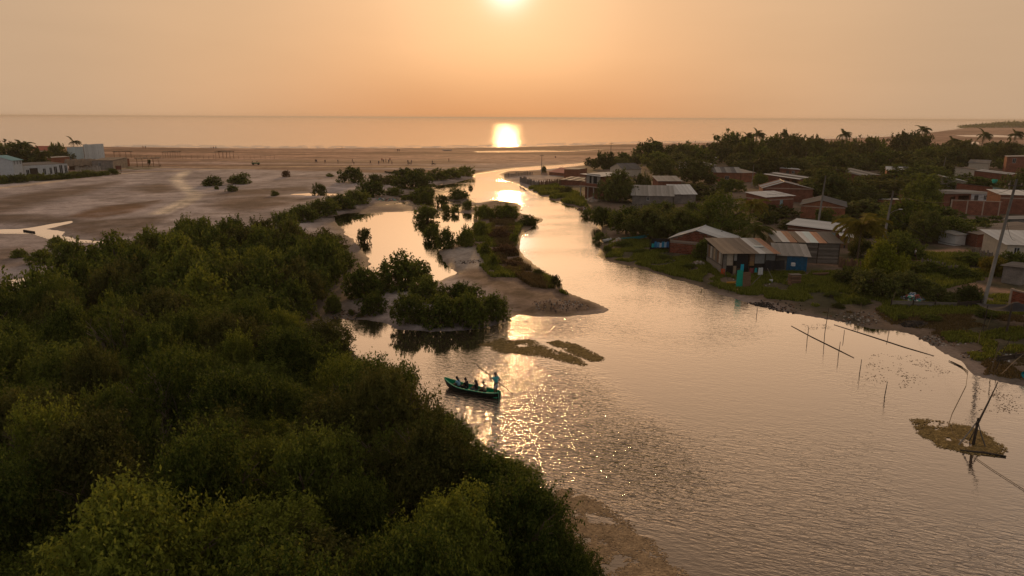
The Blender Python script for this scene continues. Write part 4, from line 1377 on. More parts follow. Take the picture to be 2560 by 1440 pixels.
MB().box(0, L, W - .1, W, 0, 3.6).build('back_wall', M_WOODD, root)
MB().box(L - .1, L, .2, W - .2, 0, 3.0).build('side_wall', M_WOOD, root)
al = Vector((0, -W - .5, -.75)).normalized()
roof_sheets(root, Vector((-.4, W + .2, 3.75)), al, Vector((1, 0, 0)), 5, 1.02, W + 1.0, [M_TINB])
roof_sheets(root, Vector((4.65, W + .2, 3.72)), al, Vector((1, 0, 0)), max(3, round((L - 4.3) / 1.0)), 1.0, W + .9, [M_TINW, M_TING, M_TINR, M_TINB])
MB().box(5.2, 6.4, 2.2, 3.3, 3.42, 3.47, Matrix.Rotation(R(-2), 4, 'X')).build('plastic_cover', mat('pale_plastic', (.55, .62, .62), .4, .1, 3), root)

root, L = shack_root('tarp_lean_to', 'lean-to with grey corrugated roof and a blue tarp wall', (1937, 677), (2013, 681), 'lean-to')
for k in range(6):
    MB().box(.02, L * .36, -.03, .02, .1 + k * .36, .42 + k * .36).build('plank', M_WOOD, root)
tb = MB()
nx, nz_ = 18, 8
for i in range(nx + 1):
    for j in range(nz_ + 1):
        x = L * .36 + (L * .66) * i / nx
        tb.v.append((x, -.12 + .09 * math.sin(i * 1.35) * (1 - j / nz_ * .6) + .03 * math.sin(j * 1.9 + i), .12 + 2.15 * j / nz_ + .06 * math.sin(i * .8) * (1 - j / nz_)))
for i in range(nx):
    for j in range(nz_):
        q = i * (nz_ + 1) + j
        tb.f.append((q, q + nz_ + 1, q + nz_ + 2, q + 1))
tb.build('tarp', M_TARP, root, smooth=True)
for x in (0, L * .5, L):
    MB().tube([(x, .06, -.3), (x, .06, 2.3)], .06, 6).build('post', M_WOODD, root)
MB().box(L - .06, L, .1, 4, 0, 2.4).build('side_wall', M_WOODD, root)
roof_sheets(root, Vector((-.3, 4.4, 3.1)), Vector((0, -4.9, -.85)).normalized(), Vector((1, 0, 0)), 5, (L + .8) / 5, 5.1, [M_TING])

root, L = shack_root('wooden_shack', 'weathered plank shack with patched rusty roof behind the blue tarp', (1936, 655), (2094, 660))
for seg in range(3):
    x0, x1 = L * seg / 3, L * (seg + 1) / 3 - .03
    for k in range(12):
        MB().box(x0, x1 + hrng.uniform(-.05, .05), -.03 + hrng.uniform(-.015, .015), .02, .05 + k * .25, .28 + k * .25 + hrng.uniform(-.01, .01)).build('plank', M_WOOD, root)
for k in range(12):
    MB().box(L - .02, L + .03, .05, 5.0, .05 + k * .25, .28 + k * .25).build('plank', M_WOOD, root)
for k in range(12):
    MB().box(-.03, .02, .05, 5.0, .05 + k * .25, .28 + k * .25).build('plank', M_WOOD, root)
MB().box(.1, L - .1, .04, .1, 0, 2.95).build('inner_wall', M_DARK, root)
for x in (0, L / 3, 2 * L / 3, L):
    MB().tube([(x, -.09, -.3), (x, -.09, 3.1)], .06, 6).build('post', M_WOODD, root)
roof_sheets(root, Vector((-.3, 5.4, 3.7)), Vector((0, -5.8, -.65)).normalized(), Vector((1, 0, 0)), 9, (L + .6) / 9, 6.0, [M_TING, M_TINW, M_TINR, M_TINB, M_TINW, M_TINBL, M_TINR, M_TIND, M_TIND], tilt=.04)

# left shore houses
root, L, _ = house('white_building', 'long white building with five dark windows behind the hedge', (62, 444), (172, 437), 12, 4.3, 'shed_y', 4.6, M_WHITEW, [M_TIND], sw=2.5, ov=.05,
                   opens={'f': [(.05, .12, .5, 2.6, 'window'), (.13, .31, .2, 3.0, 'garage'), (.42, .49, .6, 2.7, 'window'), (.57, .63, .6, 2.9, 'window'), (.67, .75, .3, 3.2, 'window'), (.80, .88, .4, 3.6, 'window'), (.92, .985, .6, 3.4, 'window')]})
house('white_tower', 'two storey white tower with teal roof at the left end of the white building', (38, 447), (61, 445), 6, 6.6, 'shed_y', 8.0, M_WHITEW, [M_TEAL], sw=1.5, ov=.5,
      opens={'f': [(.12, .26, 4.6, 5.9, 'window'), (.45, .6, 4.6, 5.9, 'window'), (.75, .92, 4.6, 5.9, 'window'), (.55, .8, .6, 2.0, 'window')]}, cat='tower')
house('grey_house', 'low grey house with flat tan roof right of the thatched hut', (232, 424), (284, 424), 14, 3.9, 'shed_y', 4.3, M_BLOCK, [M_TINB], sw=2.5, opens={'f': [(.3, .42, 1.4, 2.7, 'window')]})
house('red_hut', 'small red brick hut at the right end of the left shore houses', (302, 417), (325, 415), 5, 3.4, 'shed_x', 3.4, M_BRICKO, [M_TINB], sw=2.0, cat='hut')
house('white_house', 'white house with red tiled roof behind the left shore trees', (84, 392), (128, 392), 12, 3.6, 'gable_x', 5.6, M_CREAM, [M_REDT], sw=2.5)
house('brick_house', 'low brick house in front of the pale blue panel fence', (128, 412), (176, 410), 7, 3.2, 'shed_x', 3.4, M_BRICKO, [M_CONC], sw=2.5)
# thatched hut
a, b_ = G(170, 425), G(232, 423)
L = (b_ - a).length
root = empty('thatched_hut', a, math.atan2(b_.y - a.y, b_.x - a.x), 'thatched hut with sagging grey brown roof beside the white building', 'hut')
tb = MB()
for i in range(13):
    x = -1 + (L + 2) * i / 12
    sag = .25 * math.sin(i * 2.1)
    tb.v += [(x, -1.2, 1.6 + .2 * math.sin(i * 1.7)), (x, 2.2, 3.3 + sag), (x, 4.5, 3.9 + sag * .6), (x, 7.5, 3.2 + sag), (x, 9.5, 1.9)]
for i in range(12):
    for j in range(4):
        q = i * 5 + j
        tb.f.append((q, q + 5, q + 6, q + 1))
tb.build('thatch_roof', M_THATCH, root)
for k in range(5):
    for y in (-.6, 8.8):
        MB().tube([(L * k / 4, y, -.3), (L * k / 4, y, 2.1)], .09, 6).build('post', M_WOODD, root)
MB().box(.3, L - .3, 2, 2.15, -.2, 2.6).build('back_wall', M_WOODB, root)


def panel_fence(label, A, B, H, n, m, name='panel_fence', group=None):
    a, b_ = G(*A), G(*B)
    d = b_ - a
    d.z = 0
    L = d.length
    root = empty(name, (a.x, a.y, a.z), math.atan2(d.y, d.x), label, 'fence', group)
    for i in range(n):
        MB().box(L * i / n + .02, L * (i + 1) / n - .02, hrng.uniform(-.02, .02), .06, -.3, H * hrng.uniform(.985, 1.015)).build('panel', m, root)
    for i in range(n + 1):
        MB().box(L * i / n - .05, L * i / n + .05, .07, .18, -.3, H - .1).build('post', M_WOODD, root)
    return root


panel_fence('tall pale blue panel fence, left stretch, on the left beach', (172, 402), (212, 400), 6.2, 8, M_TINBL)
panel_fence('tall white blue panel fence, right stretch, on the left beach', (213, 399), (263, 397), 7.2, 10, mat('white_panel', (.56, .60, .60), .5, .1, .8, objvar=.08))


def picket_fence(label, A, B, n, H, m, name='picket_fence', w=.12):
    a, b_ = G(*A), G(*B)
    d = b_ - a
    d.z = 0
    L = d.length
    root = empty(name, (a.x, a.y, a.z), math.atan2(d.y, d.x), label, 'fence')
    for i in range(n):
        x = L * i / (n - 1)
        h = H * hrng.uniform(.7, 1.1)
        MB().tube([(x, 0, -.3), (x + hrng.uniform(-.15, .15), hrng.uniform(-.1, .1), h)], [w, w * .8], 5).build('picket', m, root)
    MB().tube([(0, .12, H * .55), (L, .12, H * .55)], .05, 5).build('rail', m, root)
    return root


picket_fence('crooked pale picket fence in front of the thatched hut', (190, 431), (252, 428), 26, 2.2, pm('pale_board', (.42, .38, .34)))
picket_fence('grey paling fence along the bank at the river mouth', (1300, 455), (1345, 468), 30, 2.0, M_WOOD, w=.16)
picket_fence('brown paling fence around the yard by the orange brick hut', (1348, 466), (1402, 462), 30, 1.9, M_WOODB, w=.16)
picket_fence('grey paling fence behind the sandy point at the river mouth', (1262, 444), (1330, 436), 26, 1.6, M_WOOD, w=.16)
picket_fence('old stick fence in front of the riverside trees', (1545, 562), (1566, 560), 12, 1.6, M_WOODB)

# ------------------------------------------------------------------ trees of the village
for name, kind, px, py, w, h, lm, lb in [
    ('broadleaf_tree', 'tree', 1543, 508, 118, 96, M_DTREE, 'round dense dark tree right of the two storey house'),
    ('broadleaf_tree', 'tree', 1600, 492, 60, 64, M_DTREE, 'smaller dark tree behind the round one beside the thin pole'),
    ('feathery_tree', 'feath', 1790, 618, 225, 150, M_FEATH, 'broad feathery light green tree behind the tin roofed brick house'),
    ('broadleaf_tree', 'tree', 1700, 612, 150, 105, M_DTREE, 'dark tree at the left foot of the feathery tree'),
    ('broadleaf_tree', 'tree', 1625, 604, 150, 100, M_DTREE, 'dense dark tree above the laundry line'),
    ('broadleaf_tree', 'tree', 1565, 590, 110, 84, M_LEAF, 'riverside tree left of the dense dark tree'),
    ('broadleaf_tree', 'tree', 1505, 570, 70, 58, M_LEAF, 'riverside tree nearest the water at the bend'),
    ('broadleaf_tree', 'tree', 1650, 548, 110, 50, M_LEAF, 'low tree in front of the long grey block house'),
    ('broadleaf_tree', 'tree', 1740, 565, 120, 70, M_FEATH, 'light green tree covering the end of the block house'),
    ('small_tree', 'mid', 1756, 652, 72, 62, M_BUSH, 'small leafy tree growing against the front of the tin roofed brick house'),
    ('broadleaf_tree', 'tree', 2075, 505, 150, 92, M_DTREE, 'big dark tree right of the tall pole and the patched roof'),
    ('broadleaf_tree', 'tree', 2010, 500, 70, 60, M_LEAF, 'mid green tree left of the big dark tree'),
    ('broadleaf_tree', 'tree', 2172, 520, 90, 66, M_DTREE, 'dark tree below the brick house with white top edge'),
    ('broadleaf_tree', 'tree', 2300, 525, 112, 92, M_FEATH, 'bright crowned tree left of the porch house'),
    ('broadleaf_tree', 'tree', 2265, 590, 140, 110, M_LEAF, 'spreading tree right of the leaning lamp pole'),
    ('broadleaf_tree', 'tree', 2370, 608, 130, 82, M_BUSH, 'round clipped looking green tree below the brick yard wall'),
    ('broadleaf_tree', 'tree', 2310, 612, 110, 95, M_DTREE, 'dark tree left of the round clipped looking tree'),
    ('broadleaf_tree', 'tree', 2455, 606, 70, 62, M_DTREE, 'dark tree behind the tall concrete pole'),
    ('broadleaf_tree', 'tree', 2248, 645, 130, 76, M_LEAF, 'shady tree behind the yellow green tree'),
    ('yellow_tree', 'tree', 2206, 705, 128, 122, M_YTREE, 'vivid yellow green tree right of the wooden shack'),
    ('broadleaf_tree', 'tree', 2548, 500, 100, 100, M_DTREE, 'tall tree at the right edge behind the long brick house'),
    ('broadleaf_tree', 'tree', 2530, 690, 90, 70, M_FEATH, 'tree over the grey block hut at the right edge'),
    ('broadleaf_tree', 'tree', 2475, 690, 70, 60, M_PALMY, 'yellowish shrub tree left of the block hut'),
    ('broadleaf_tree', 'tree', 1735, 462, 126, 72, M_DTREE, 'broad dark tree left of the dark roofed brick house'),
    ('broadleaf_tree', 'tree', 1655, 446, 84, 58, M_DTREE, 'dark tree behind the small flat roofed house'),
    ('broadleaf_tree', 'tree', 1822, 480, 90, 40, M_LEAF, 'low green tree in front of the dark roofed brick house'),
    ('broadleaf_tree', 'tree', 1899, 470, 44, 42, M_FEATH, 'light green tree between the two brick houses with the slim pole'),
    ('broadleaf_tree', 'far', 2192, 400, 68, 62, M_LEAF, 'tall spreading tree breaking the beach line above the village'),
    ('broadleaf_tree', 'far', 1690, 396, 36, 40, M_DTREE, 'upright dark tree at the left end of the far village trees'),
    ('banana_clump', 'bush', 2062, 560, 60, 46, M_FEATH, 'leafy clump in front of the dark roofed gable house'),
    ('broadleaf_tree', 'tree', 2110, 580, 70, 52, M_DTREE, 'dark small tree right of the gable house'),
    ('broadleaf_tree', 'tree', 2150, 645, 70, 60, M_DTREE, 'dark tree behind the right end of the wooden shack'),
    ('dark_bush', 'mid', 2185, 745, 150, 84, M_DTREE, 'dark bush under the yellow green tree'),
    ('dark_bush', 'mid', 2270, 745, 130, 74, M_DTREE, 'dark bush left of the rubbish heap'),
    ('dark_bush', 'mid', 2120, 715, 84, 50, M_DTREE, 'dark bush beside the wooden shack on the grass'),
    ('dark_bush', 'mid', 2345, 760, 96, 50, M_DTREE, 'bush right of the rubbish heap above the plank revetment'),
    ('dark_bush', 'mid', 2415, 760, 80, 56, M_DTREE, 'bush left of the tall concrete pole foot'),
    ('dark_bush', 'mid', 2400, 700, 90, 36, M_LEAF, 'low bush beyond the dirt road'),
    ('dark_bush', 'mid', 2320, 690, 110, 44, M_LEAF, 'low bush between the dirt road and the dark bushes'),
    ('dark_bush', 'mid', 2430, 665, 110, 40, M_LEAF, 'sprawling bush behind the dirt road bend'),
    ('dark_bush', 'bush', 1500, 607, 44, 30, M_LEAF, 'dark bush hanging over the water at the river bend'),
    ('dark_bush', 'bush', 1470, 545, 50, 24, M_LEAF, 'bush at the water edge below the two storey house'),
    ('dark_bush', 'bush', 1415, 486, 44, 22, M_LEAFB, 'bush on the bank left of the two storey house'),
    ('dark_bush', 'bush', 1395, 480, 30, 14, M_LEAFB, 'low bush further left on the bank by the paling fence'),
    ('dark_bush', 'bush', 1360, 432, 16, 20, M_DTREE, 'small tree alone beside the pink lean-to'),
    ('dark_bush', 'bush', 1920, 560, 70, 36, M_DTREE, 'dark bush below the pale blue door'),
    ('dark_bush', 'bush', 1970, 575, 60, 30, M_DTREE, 'dark bush left of the low brick house with wide pale roof'),
    ('dark_bush', 'bush', 1560, 620, 60, 18, M_BUSH, 'grassy shrub on the bank behind the pile of wood'),
    ('dark_bush', 'bush', 1518, 632, 26, 22, M_BUSH, 'shrub on the bank where the river is narrowest'),
    ('dark_bush', 'bush', 2095, 772, 40, 14, M_LEAFB, 'low shrub at the bank beside the tall stake'),
    ('shore_tree', 'far', 28, 432, 150, 84, M_DTREE, 'big dark tree over the left shore houses'),
    ('shore_tree', 'far', 92, 428, 76, 52, M_LEAF, 'green tree between the white tower and the thatched hut'),
    ('shore_tree', 'far', 146, 402, 54, 48, M_DTREE, 'round dark tree in front of the sea on the left shore'),
    ('shore_tree', 'far', 118, 405, 60, 26, M_LEAF, 'low tree in front of the red tiled house'),
    ('shore_tree', 'far', 172, 402, 34, 26, M_DTREE, 'small dark tree left of the pale blue panel fence'),
    ('shore_tree', 'far', -20, 415, 120, 60, M_DTREE, 'dark tree cut by the left edge on the shore'),
    ('shore_tree', 'bush', 373, 409, 10, 12, M_DTREE, 'tiny dark shrub on the roof line of the beach shelter'),
]:
    plant_px(name, kind, px, py, w, h, lm, lb, 'bush' if 'bush' in name or 'clump' in name else 'tree')

brng = random.Random(21)
for ri, (py, x0, x1, step, hp, skip, desc) in enumerate([
        (396, 1700, 2640, 36, 50, (), 'in the row nearest the beach behind the village'),
        (408, 1600, 2640, 34, 54, ((1755, 1805),), 'in the second row of trees behind the village'),
        (422, 1500, 2640, 38, 46, ((1535, 1640), (1760, 1830), (2400, 2500)), 'in the third row of trees behind the village'),
        (438, 1880, 2420, 44, 44, ((2120, 2215), (2370, 2450)), 'in the fourth row of trees behind the village'),
        (456, 2030, 2400, 52, 40, ((2130, 2270), (2345, 2400)), 'in the row of trees in front of the dish house'),
        (476, 2200, 2640, 60, 32, ((2325, 2420), (2470, 2560)), 'in the row of yard trees beside the porch house'),
        (500, 1750, 2350, 66, 24, ((1755, 1850), (1850, 2050)), 'in the row of yard trees below the dish house'),
        (548, 1925, 2400, 62, 30, ((1985, 2120),), 'in the row of yard trees below the brick gable houses'),
        (590, 2130, 2500, 66, 38, ((2180, 2230),), 'in the row of yard trees below the brick yard wall'),
        (412, 1490, 1600, 26, 22, (), 'in the low row of trees left of the far village')]):
    x, k = x0, 0
    while x < x1:
        xx_ = x + brng.uniform(-12, 12)
        if not any(a < xx_ < b for a, b in skip):
            k += 1
            lm = brng.choice([M_DTREE, M_DTREE, M_LEAF, M_LEAFB, M_FEATH])
            plant_px('village_tree', 'far', xx_, py + brng.uniform(-4, 4), step * brng.uniform(1.7, 2.8), hp * brng.choice([.55, .7, .85, 1.0, 1.15, 1.35]) * brng.uniform(.9, 1.1), lm,
                     f'broadleaf tree {desc}, {nth(k)} from left', 'tree', 'far village trees')
        x += step
for k in range(13):
    x = -20 + 25 * k
    plant_px('hedge_bush', 'bush', x, 460 - x * .085 + brng.uniform(-2, 2), brng.uniform(40, 52), brng.uniform(20, 27) - k * .7, brng.choice([M_BUSH, M_LEAF, M_BUSH]),
             f'bush in the green hedge below the white building, {nth(k + 1)} from left', 'bush', 'hedge on the left shore')
for k, (x, y, w, h) in enumerate([(1960, 700, 40, 14), (2030, 722, 44, 14), (2085, 745, 50, 14), (2150, 762, 54, 14), (2330, 805, 60, 16), (2460, 795, 70, 18), (1720, 672, 40, 12), (1660, 650, 46, 12), (1600, 635, 44, 12), (2250, 800, 40, 16)]):
    plant_px('weed_clump', 'bush', x, y, w, h, M_BUSH, None, 'weeds')
for k, o in enumerate(sorted([p for p in PLANTS if p.name.startswith('weed_clump')], key=lambda o: o.location.x / o.location.y)):
    tag(o, f'low green weed clump on the right bank, {nth(k + 1)} from left', 'weeds', 'weed clumps on the bank')

# palms
def frond_mesh(name, seed):
    rng = random.Random(seed)
    b = MB()
    n = 20
    pts = []
    for i in range(n + 1):
        s = i / n
        pts.append(Vector((s * (1 - .22 * s), 0, .42 * s - .78 * s * s)))
    b.tube(pts[::4], [.016, .014, .011, .008, .005, .003][:len(pts[::4])], 4)
    for i in range(2, n + 1):
        s = i / n
        ln = .34 * math.sin(math.pi * min(1, .12 + .86 * s)) ** .7 * rng.uniform(.85, 1.1)
        for sgn in (-1, 1):
            p = pts[i]
            tip = p + Vector((ln * .45, sgn * ln * .72, -ln * rng.uniform(.35, .7)))
            w = Vector((.030, 0, .006))
            b.add([p - w, p + w, tip], [(0, 1, 2)])
    return b.mesh(name, M_PALM)


FRONDS = [frond_mesh(f'frond_{i}', i) for i in range(4)]


def palm(px, py, topy, size, label, m=M_PALM, lean=.3, wind=1.1, n=20, group=None):
    g = G(px, py)
    dep = depth_of(g)
    H = (py - topy) * dep / F
    root = empty('coconut_palm', g, 0, label, 'palm tree', group)
    b = MB()
    pts = [(lean * (t / 5) ** 2, 0, -.3 + (H + .3) * t / 5) for t in range(6)]
    b.tube(pts, [.2, .16, .14, .13, .12, .13], 7).build('trunk', M_BARK, root)
    top = Vector(pts[-1])
    for k in range(n):
        az = 2 * math.pi * k / n + brng.uniform(-.2, .2)
        el = [.75, .25, -.1][k % 3] + brng.uniform(-.15, .15)
        d = Vector((math.cos(az) * math.cos(el), math.sin(az) * math.cos(el), math.sin(el) - .2)) + Vector((wind * .5, -.1, 0))
        d.normalize()
        o = link(brng.choice(FRONDS), 'frond', root, mat=m)
        side = Vector((0, 0, 1)).cross(d)
        side.normalize()
        up = d.cross(side)
        o.matrix_basis = Matrix.Translation(top) @ Matrix((d, side, up)).transposed().to_4x4() @ Matrix.Scale(size * brng.uniform(.85, 1.1), 4)
    MB().tube([top + Vector((0, 0, -.35)), top + Vector((0, 0, .05)), top + Vector((.05, 0, .35))], [.12, .24, .05], 7).build('crown_shaft', M_PALMY, root)
    return root


for a in [(1630, 402, 368, 4.6, 'windblown palm standing above the left end of the village trees'),
          (1860, 398, 350, 4.6, 'left palm of the pair seen against the sea'),
          (1886, 398, 346, 5.0, 'right and taller palm of the pair seen against the sea'),
          (2098, 398, 345, 4.6, 'ragged palm right of the pair, above the middle of the village'),
          (2295, 390, 335, 5.2, 'tall palm beside the open concrete frame on the beach'),
          (2448, 396, 348, 5.0, 'palm second from the right edge of the skyline'),
          (2526, 394, 346, 5.0, 'palm at the right end of the skyline'),
          (2372, 402, 362, 4.6, 'low broad palm between the tall palm and the right end palms'),
          (2012, 412, 366, 4.4, 'dark palm in the far trees left of the ragged palm'),
          (2030, 420, 380, 4.6, 'palm with hanging fronds in front of the far dark palm')]:
    palm(a[0], a[1], a[2] - 8, a[3] * 1.05, a[4], lean=brng.uniform(.2, .8))
palm(2142, 655, 565, 4.6, 'yellowing coconut palm with drooping fronds behind the wooden shack', M_PALMY, .1, .1, 20)
palm(1880, 640, 575, 3.6, 'small palm behind the tin roofed brick house', M_PALM, .1, .6, 14)
palm(1872, 570, 512, 4.0, 'palm at the right end of the feathery tree', M_PALMY, .1, .4, 14)
palm(104, 428, 386, 5.0, 'palm leaning over the thatched hut', M_PALM, .4, .9, 13)
palm(186, 400, 356, 4.2, 'windblown palm right of the round dark tree on the left shore', M_PALM, .6, 1.4, 12)
palm(62, 424, 366, 5.0, 'palm sticking out of the big dark tree on the left shore', M_PALM, .4, 1.4, 12)

# ------------------------------------------------------------------ grass and scum (nobody could count the pieces)
def tufts(name, label, cat, polys, n, h, m, seed, wide=.10, inside=None):
    rng = np.random.default_rng(seed)
    out = []
    for q, share in polys:
        poly = wpoly(q, .4)
        lo, hi = poly.min(0), poly.max(0)
        need = int(n * share)
        c = rng.uniform(lo, hi, (need * 6, 2))
        c = c[sdist(c[:, 0], c[:, 1], poly) < 0][:need]
        out.append(c)
    c = np.concatenate(out)
    gh_, gd_ = ground(c[:, 0], c[:, 1])
    dens = fbm(c[:, 0] / 2.6, c[:, 1] / 2.6, 3, 77)
    k = (gd_ > .5 + 2.0 * fbm(c[:, 0] / 5, c[:, 1] / 5, 2, 61)) & (dens > .42)
    c, z, dens = c[k], gh_[k], dens[k]
    nb = 3
    V = []
    for j in range(nb):
        a = rng.uniform(0, 6.28, len(c))
        hh = h * rng.uniform(.5, 1.3, len(c)) * (.45 + 1.1 * dens)
        ln = rng.uniform(.1, .5, len(c)) * hh
        bx, by = c[:, 0] + rng.normal(0, .09, len(c)), c[:, 1] + rng.normal(0, .09, len(c))
        wx, wy_ = np.cos(a) * wide, np.sin(a) * wide
        la = rng.uniform(0, 6.28, len(c))
        V.append(np.stack([np.stack([bx - wx, by - wy_, z - .03], 1), np.stack([bx + wx, by + wy_, z - .03], 1), np.stack([bx + np.cos(la) * ln, by + np.sin(la) * ln, z + hh], 1)], 1))
    V = np.concatenate(V).reshape(-1, 3)
    return tag(link(np_mesh(name, V, np.arange(len(V)).reshape(-1, 3), m), name), label, cat, kind='stuff')


BANK = [(1502, 600), (1600, 598), (1680, 640), (1760, 655), (1830, 695), (2000, 690), (2200, 690), (2300, 745), (2240, 800), (2190, 775), (2060, 772), (1980, 748), (1900, 742), (1800, 722), (1700, 693), (1600, 665), (1512, 642)]
tufts('grass', 'green grass on the right bank in front of the shacks', 'grass', [(BANK, 1.0)], 42000, .34, M_GRASS, 1)
tufts('grass', 'grass around the rubbish heap and the tall concrete pole', 'grass', [([(2230, 764), (2400, 752), (2560, 745), (2600, 800), (2350, 795), (2240, 795)], .6), ([(2350, 830), (2560, 830), (2560, 880), (2420, 900)], .4)], 9000, .26, M_GRASS, 2)
tufts('grass', 'grass slope by the water below the two storey house', 'grass', [([(1310, 470), (1390, 462), (1450, 488), (1475, 525), (1400, 502), (1340, 486)], 1)], 9000, .7, M_GRASS, 3, .2)
tufts('grass', 'green grass along both edges of the sand spit', 'grass', [([(1185, 575), (1235, 555), (1245, 640), (1220, 662), (1195, 630)], .4), ([(1270, 560), (1350, 548), (1310, 590), (1305, 625), (1272, 600)], .3), ([(1325, 660), (1400, 700), (1432, 736), (1370, 716)], .2), ([(1200, 660), (1300, 668), (1300, 692), (1230, 692)], .1)], 12000, .45, M_GRASS, 4, .12)
tufts('dry_grass', 'reddish dry scrub grass covering the middle of the sand spit', 'dry grass', [([(1225, 550), (1285, 550), (1285, 610), (1310, 660), (1390, 720), (1330, 715), (1240, 660), (1235, 600)], 1)], 12000, .5, M_DRYG, 5, .12)
tufts('grass', 'rough grass between the bushes and the dirt road', 'grass', [([(2100, 670), (2290, 645), (2500, 650), (2500, 700), (2320, 740), (2150, 720)], 1)], 14000, .5, M_GRASS, 6, .14)
tufts('dry_grass', 'dry weeds scattered over the muddy bank at the right', 'dry grass', [([(2000, 770), (2200, 790), (2330, 850), (2440, 930), (2560, 950), (2560, 800), (2300, 790), (2100, 760)], 1)], 9000, .16, M_DRYG, 7, .08)


def scum(name, label, polys, n, size, m, seed, zmax=.02, thr=.42, nsc=2.0):
    rng = np.random.default_rng(seed)
    out = []
    for q, share in polys:
        poly = wpoly(q)
        lo, hi = poly.min(0), poly.max(0)
        c = rng.uniform(lo, hi, (int(n * share) * 8, 2))
        sd = sdist(c[:, 0], c[:, 1], poly)
        dn = fbm(c[:, 0] / nsc, c[:, 1] / nsc, 4, seed + 50)
        k = (dn > thr) & (rng.random(len(c)) < np.clip(-sd / .9, 0, 1) * np.clip((dn - thr) * 5, .12, 1))
        out.append(c[k][:int(n * share)])
    c = np.concatenate(out)
    gh_, gd_ = ground(c[:, 0], c[:, 1])
    c = c[gd_ < 0]
    nn = len(c)
    ang_ = rng.uniform(0, 6.28, (nn, 1)) + np.linspace(0, 2 * math.pi, 6, endpoint=False)[None, :]
    rr_ = size * rng.uniform(.35, 1.2, (nn, 1)) * rng.uniform(.6, 1.2, (nn, 6))
    z = rng.uniform(.006, zmax, nn)
    V = np.stack([c[:, :1] + np.cos(ang_) * rr_ * 1.35, c[:, 1:] + np.sin(ang_) * rr_, np.repeat(z[:, None], 6, 1) + rng.uniform(-.004, .004, (nn, 6))], -1).reshape(-1, 3)
    return tag(link(np_mesh(name, V, np.arange(nn * 6).reshape(-1, 6), m), name), label, 'floating weed', kind='stuff')


M_ALGAE = mat('algae', (.26, .185, .080), .9, .4, 2, island=.45, spec=.0)
M_SCUM = mat('tan_scum', (.36, .255, .155), .9, .35, 1.5, island=.35, spec=0)
M_SCUMB = mat('brown_scum', (.17, .11, .07), .9, .35, 1.5, island=.35)
scum('algae_mat', 'olive algae mat floating behind the canoe', [([(1190, 862), (1250, 845), (1330, 846), (1375, 868), (1440, 888), (1475, 912), (1460, 918), (1350, 893), (1250, 885)], .6), ([(1360, 856), (1400, 848), (1450, 862), (1515, 895), (1505, 906), (1475, 905)], .4)], 16000, .06, M_ALGAE, 1, .03, .30, 1.0)
scum('algae_mat', 'olive brown weed islet round the leaning net pole', [([(2270, 1046), (2310, 1045), (2420, 1062), (2480, 1085), (2526, 1128), (2500, 1144), (2430, 1140), (2340, 1118), (2290, 1085)], 1)], 11000, .055, M_ALGAE, 2, .05, .28, .8)
scum('tan_scum', 'tan scum drifting along the thicket at the bottom of the photo', [([(1385, 1215), (1450, 1220), (1560, 1290), (1660, 1370), (1730, 1440), (1800, 1560), (1500, 1560), (1450, 1400), (1380, 1300)], 1)], 15000, .055, M_SCUM, 3, .02, .33, .9)
scum('brown_scum', 'brown scum flecks on the calm water by the right bank', [([(2160, 880), (2300, 880), (2390, 930), (2330, 985), (2150, 960)], .55), ([(2420, 960), (2560, 990), (2560, 1040), (2440, 1030)], .3), ([(2000, 810), (2080, 805), (2090, 825), (2010, 825)], .15)], 700, .05, M_SCUMB, 4, .02, .42, 1.0)

# ------------------------------------------------------------------ people
def skin_mesh(name, V, E, rad, rootv, lev=1):
    me = bpy.data.meshes.new(name + '_bones')
    me.from_pydata([tuple(v) for v in V], E, [])
    ob = bpy.data.objects.new('bones', me)
    COL.objects.link(ob)
    sk = ob.modifiers.new('skin', 'SKIN')
    sk.use_smooth_shade = True
    for i, r in enumerate(rad):
        d = me.skin_vertices[0].data[i]
        d.radius = (r, r) if not isinstance(r, tuple) else r
        d.use_root = (i in rootv)
    ss = ob.modifiers.new('sub', 'SUBSURF')
    ss.levels = ss.render_levels = lev
    dg = bpy.context.evaluated_depsgraph_get()
    dg.update()
    out = bpy.data.meshes.new_from_object(ob.evaluated_get(dg))
    out.name = name
    bpy.data.objects.remove(ob)
    return out


def V3(*a):
    return Vector(a)


M_SKIN = mat('skin', (.16, .085, .05), .6, .12, 6)
M_HAIR = mat('hair', (.012, .010, .009), .5, .2, 10)


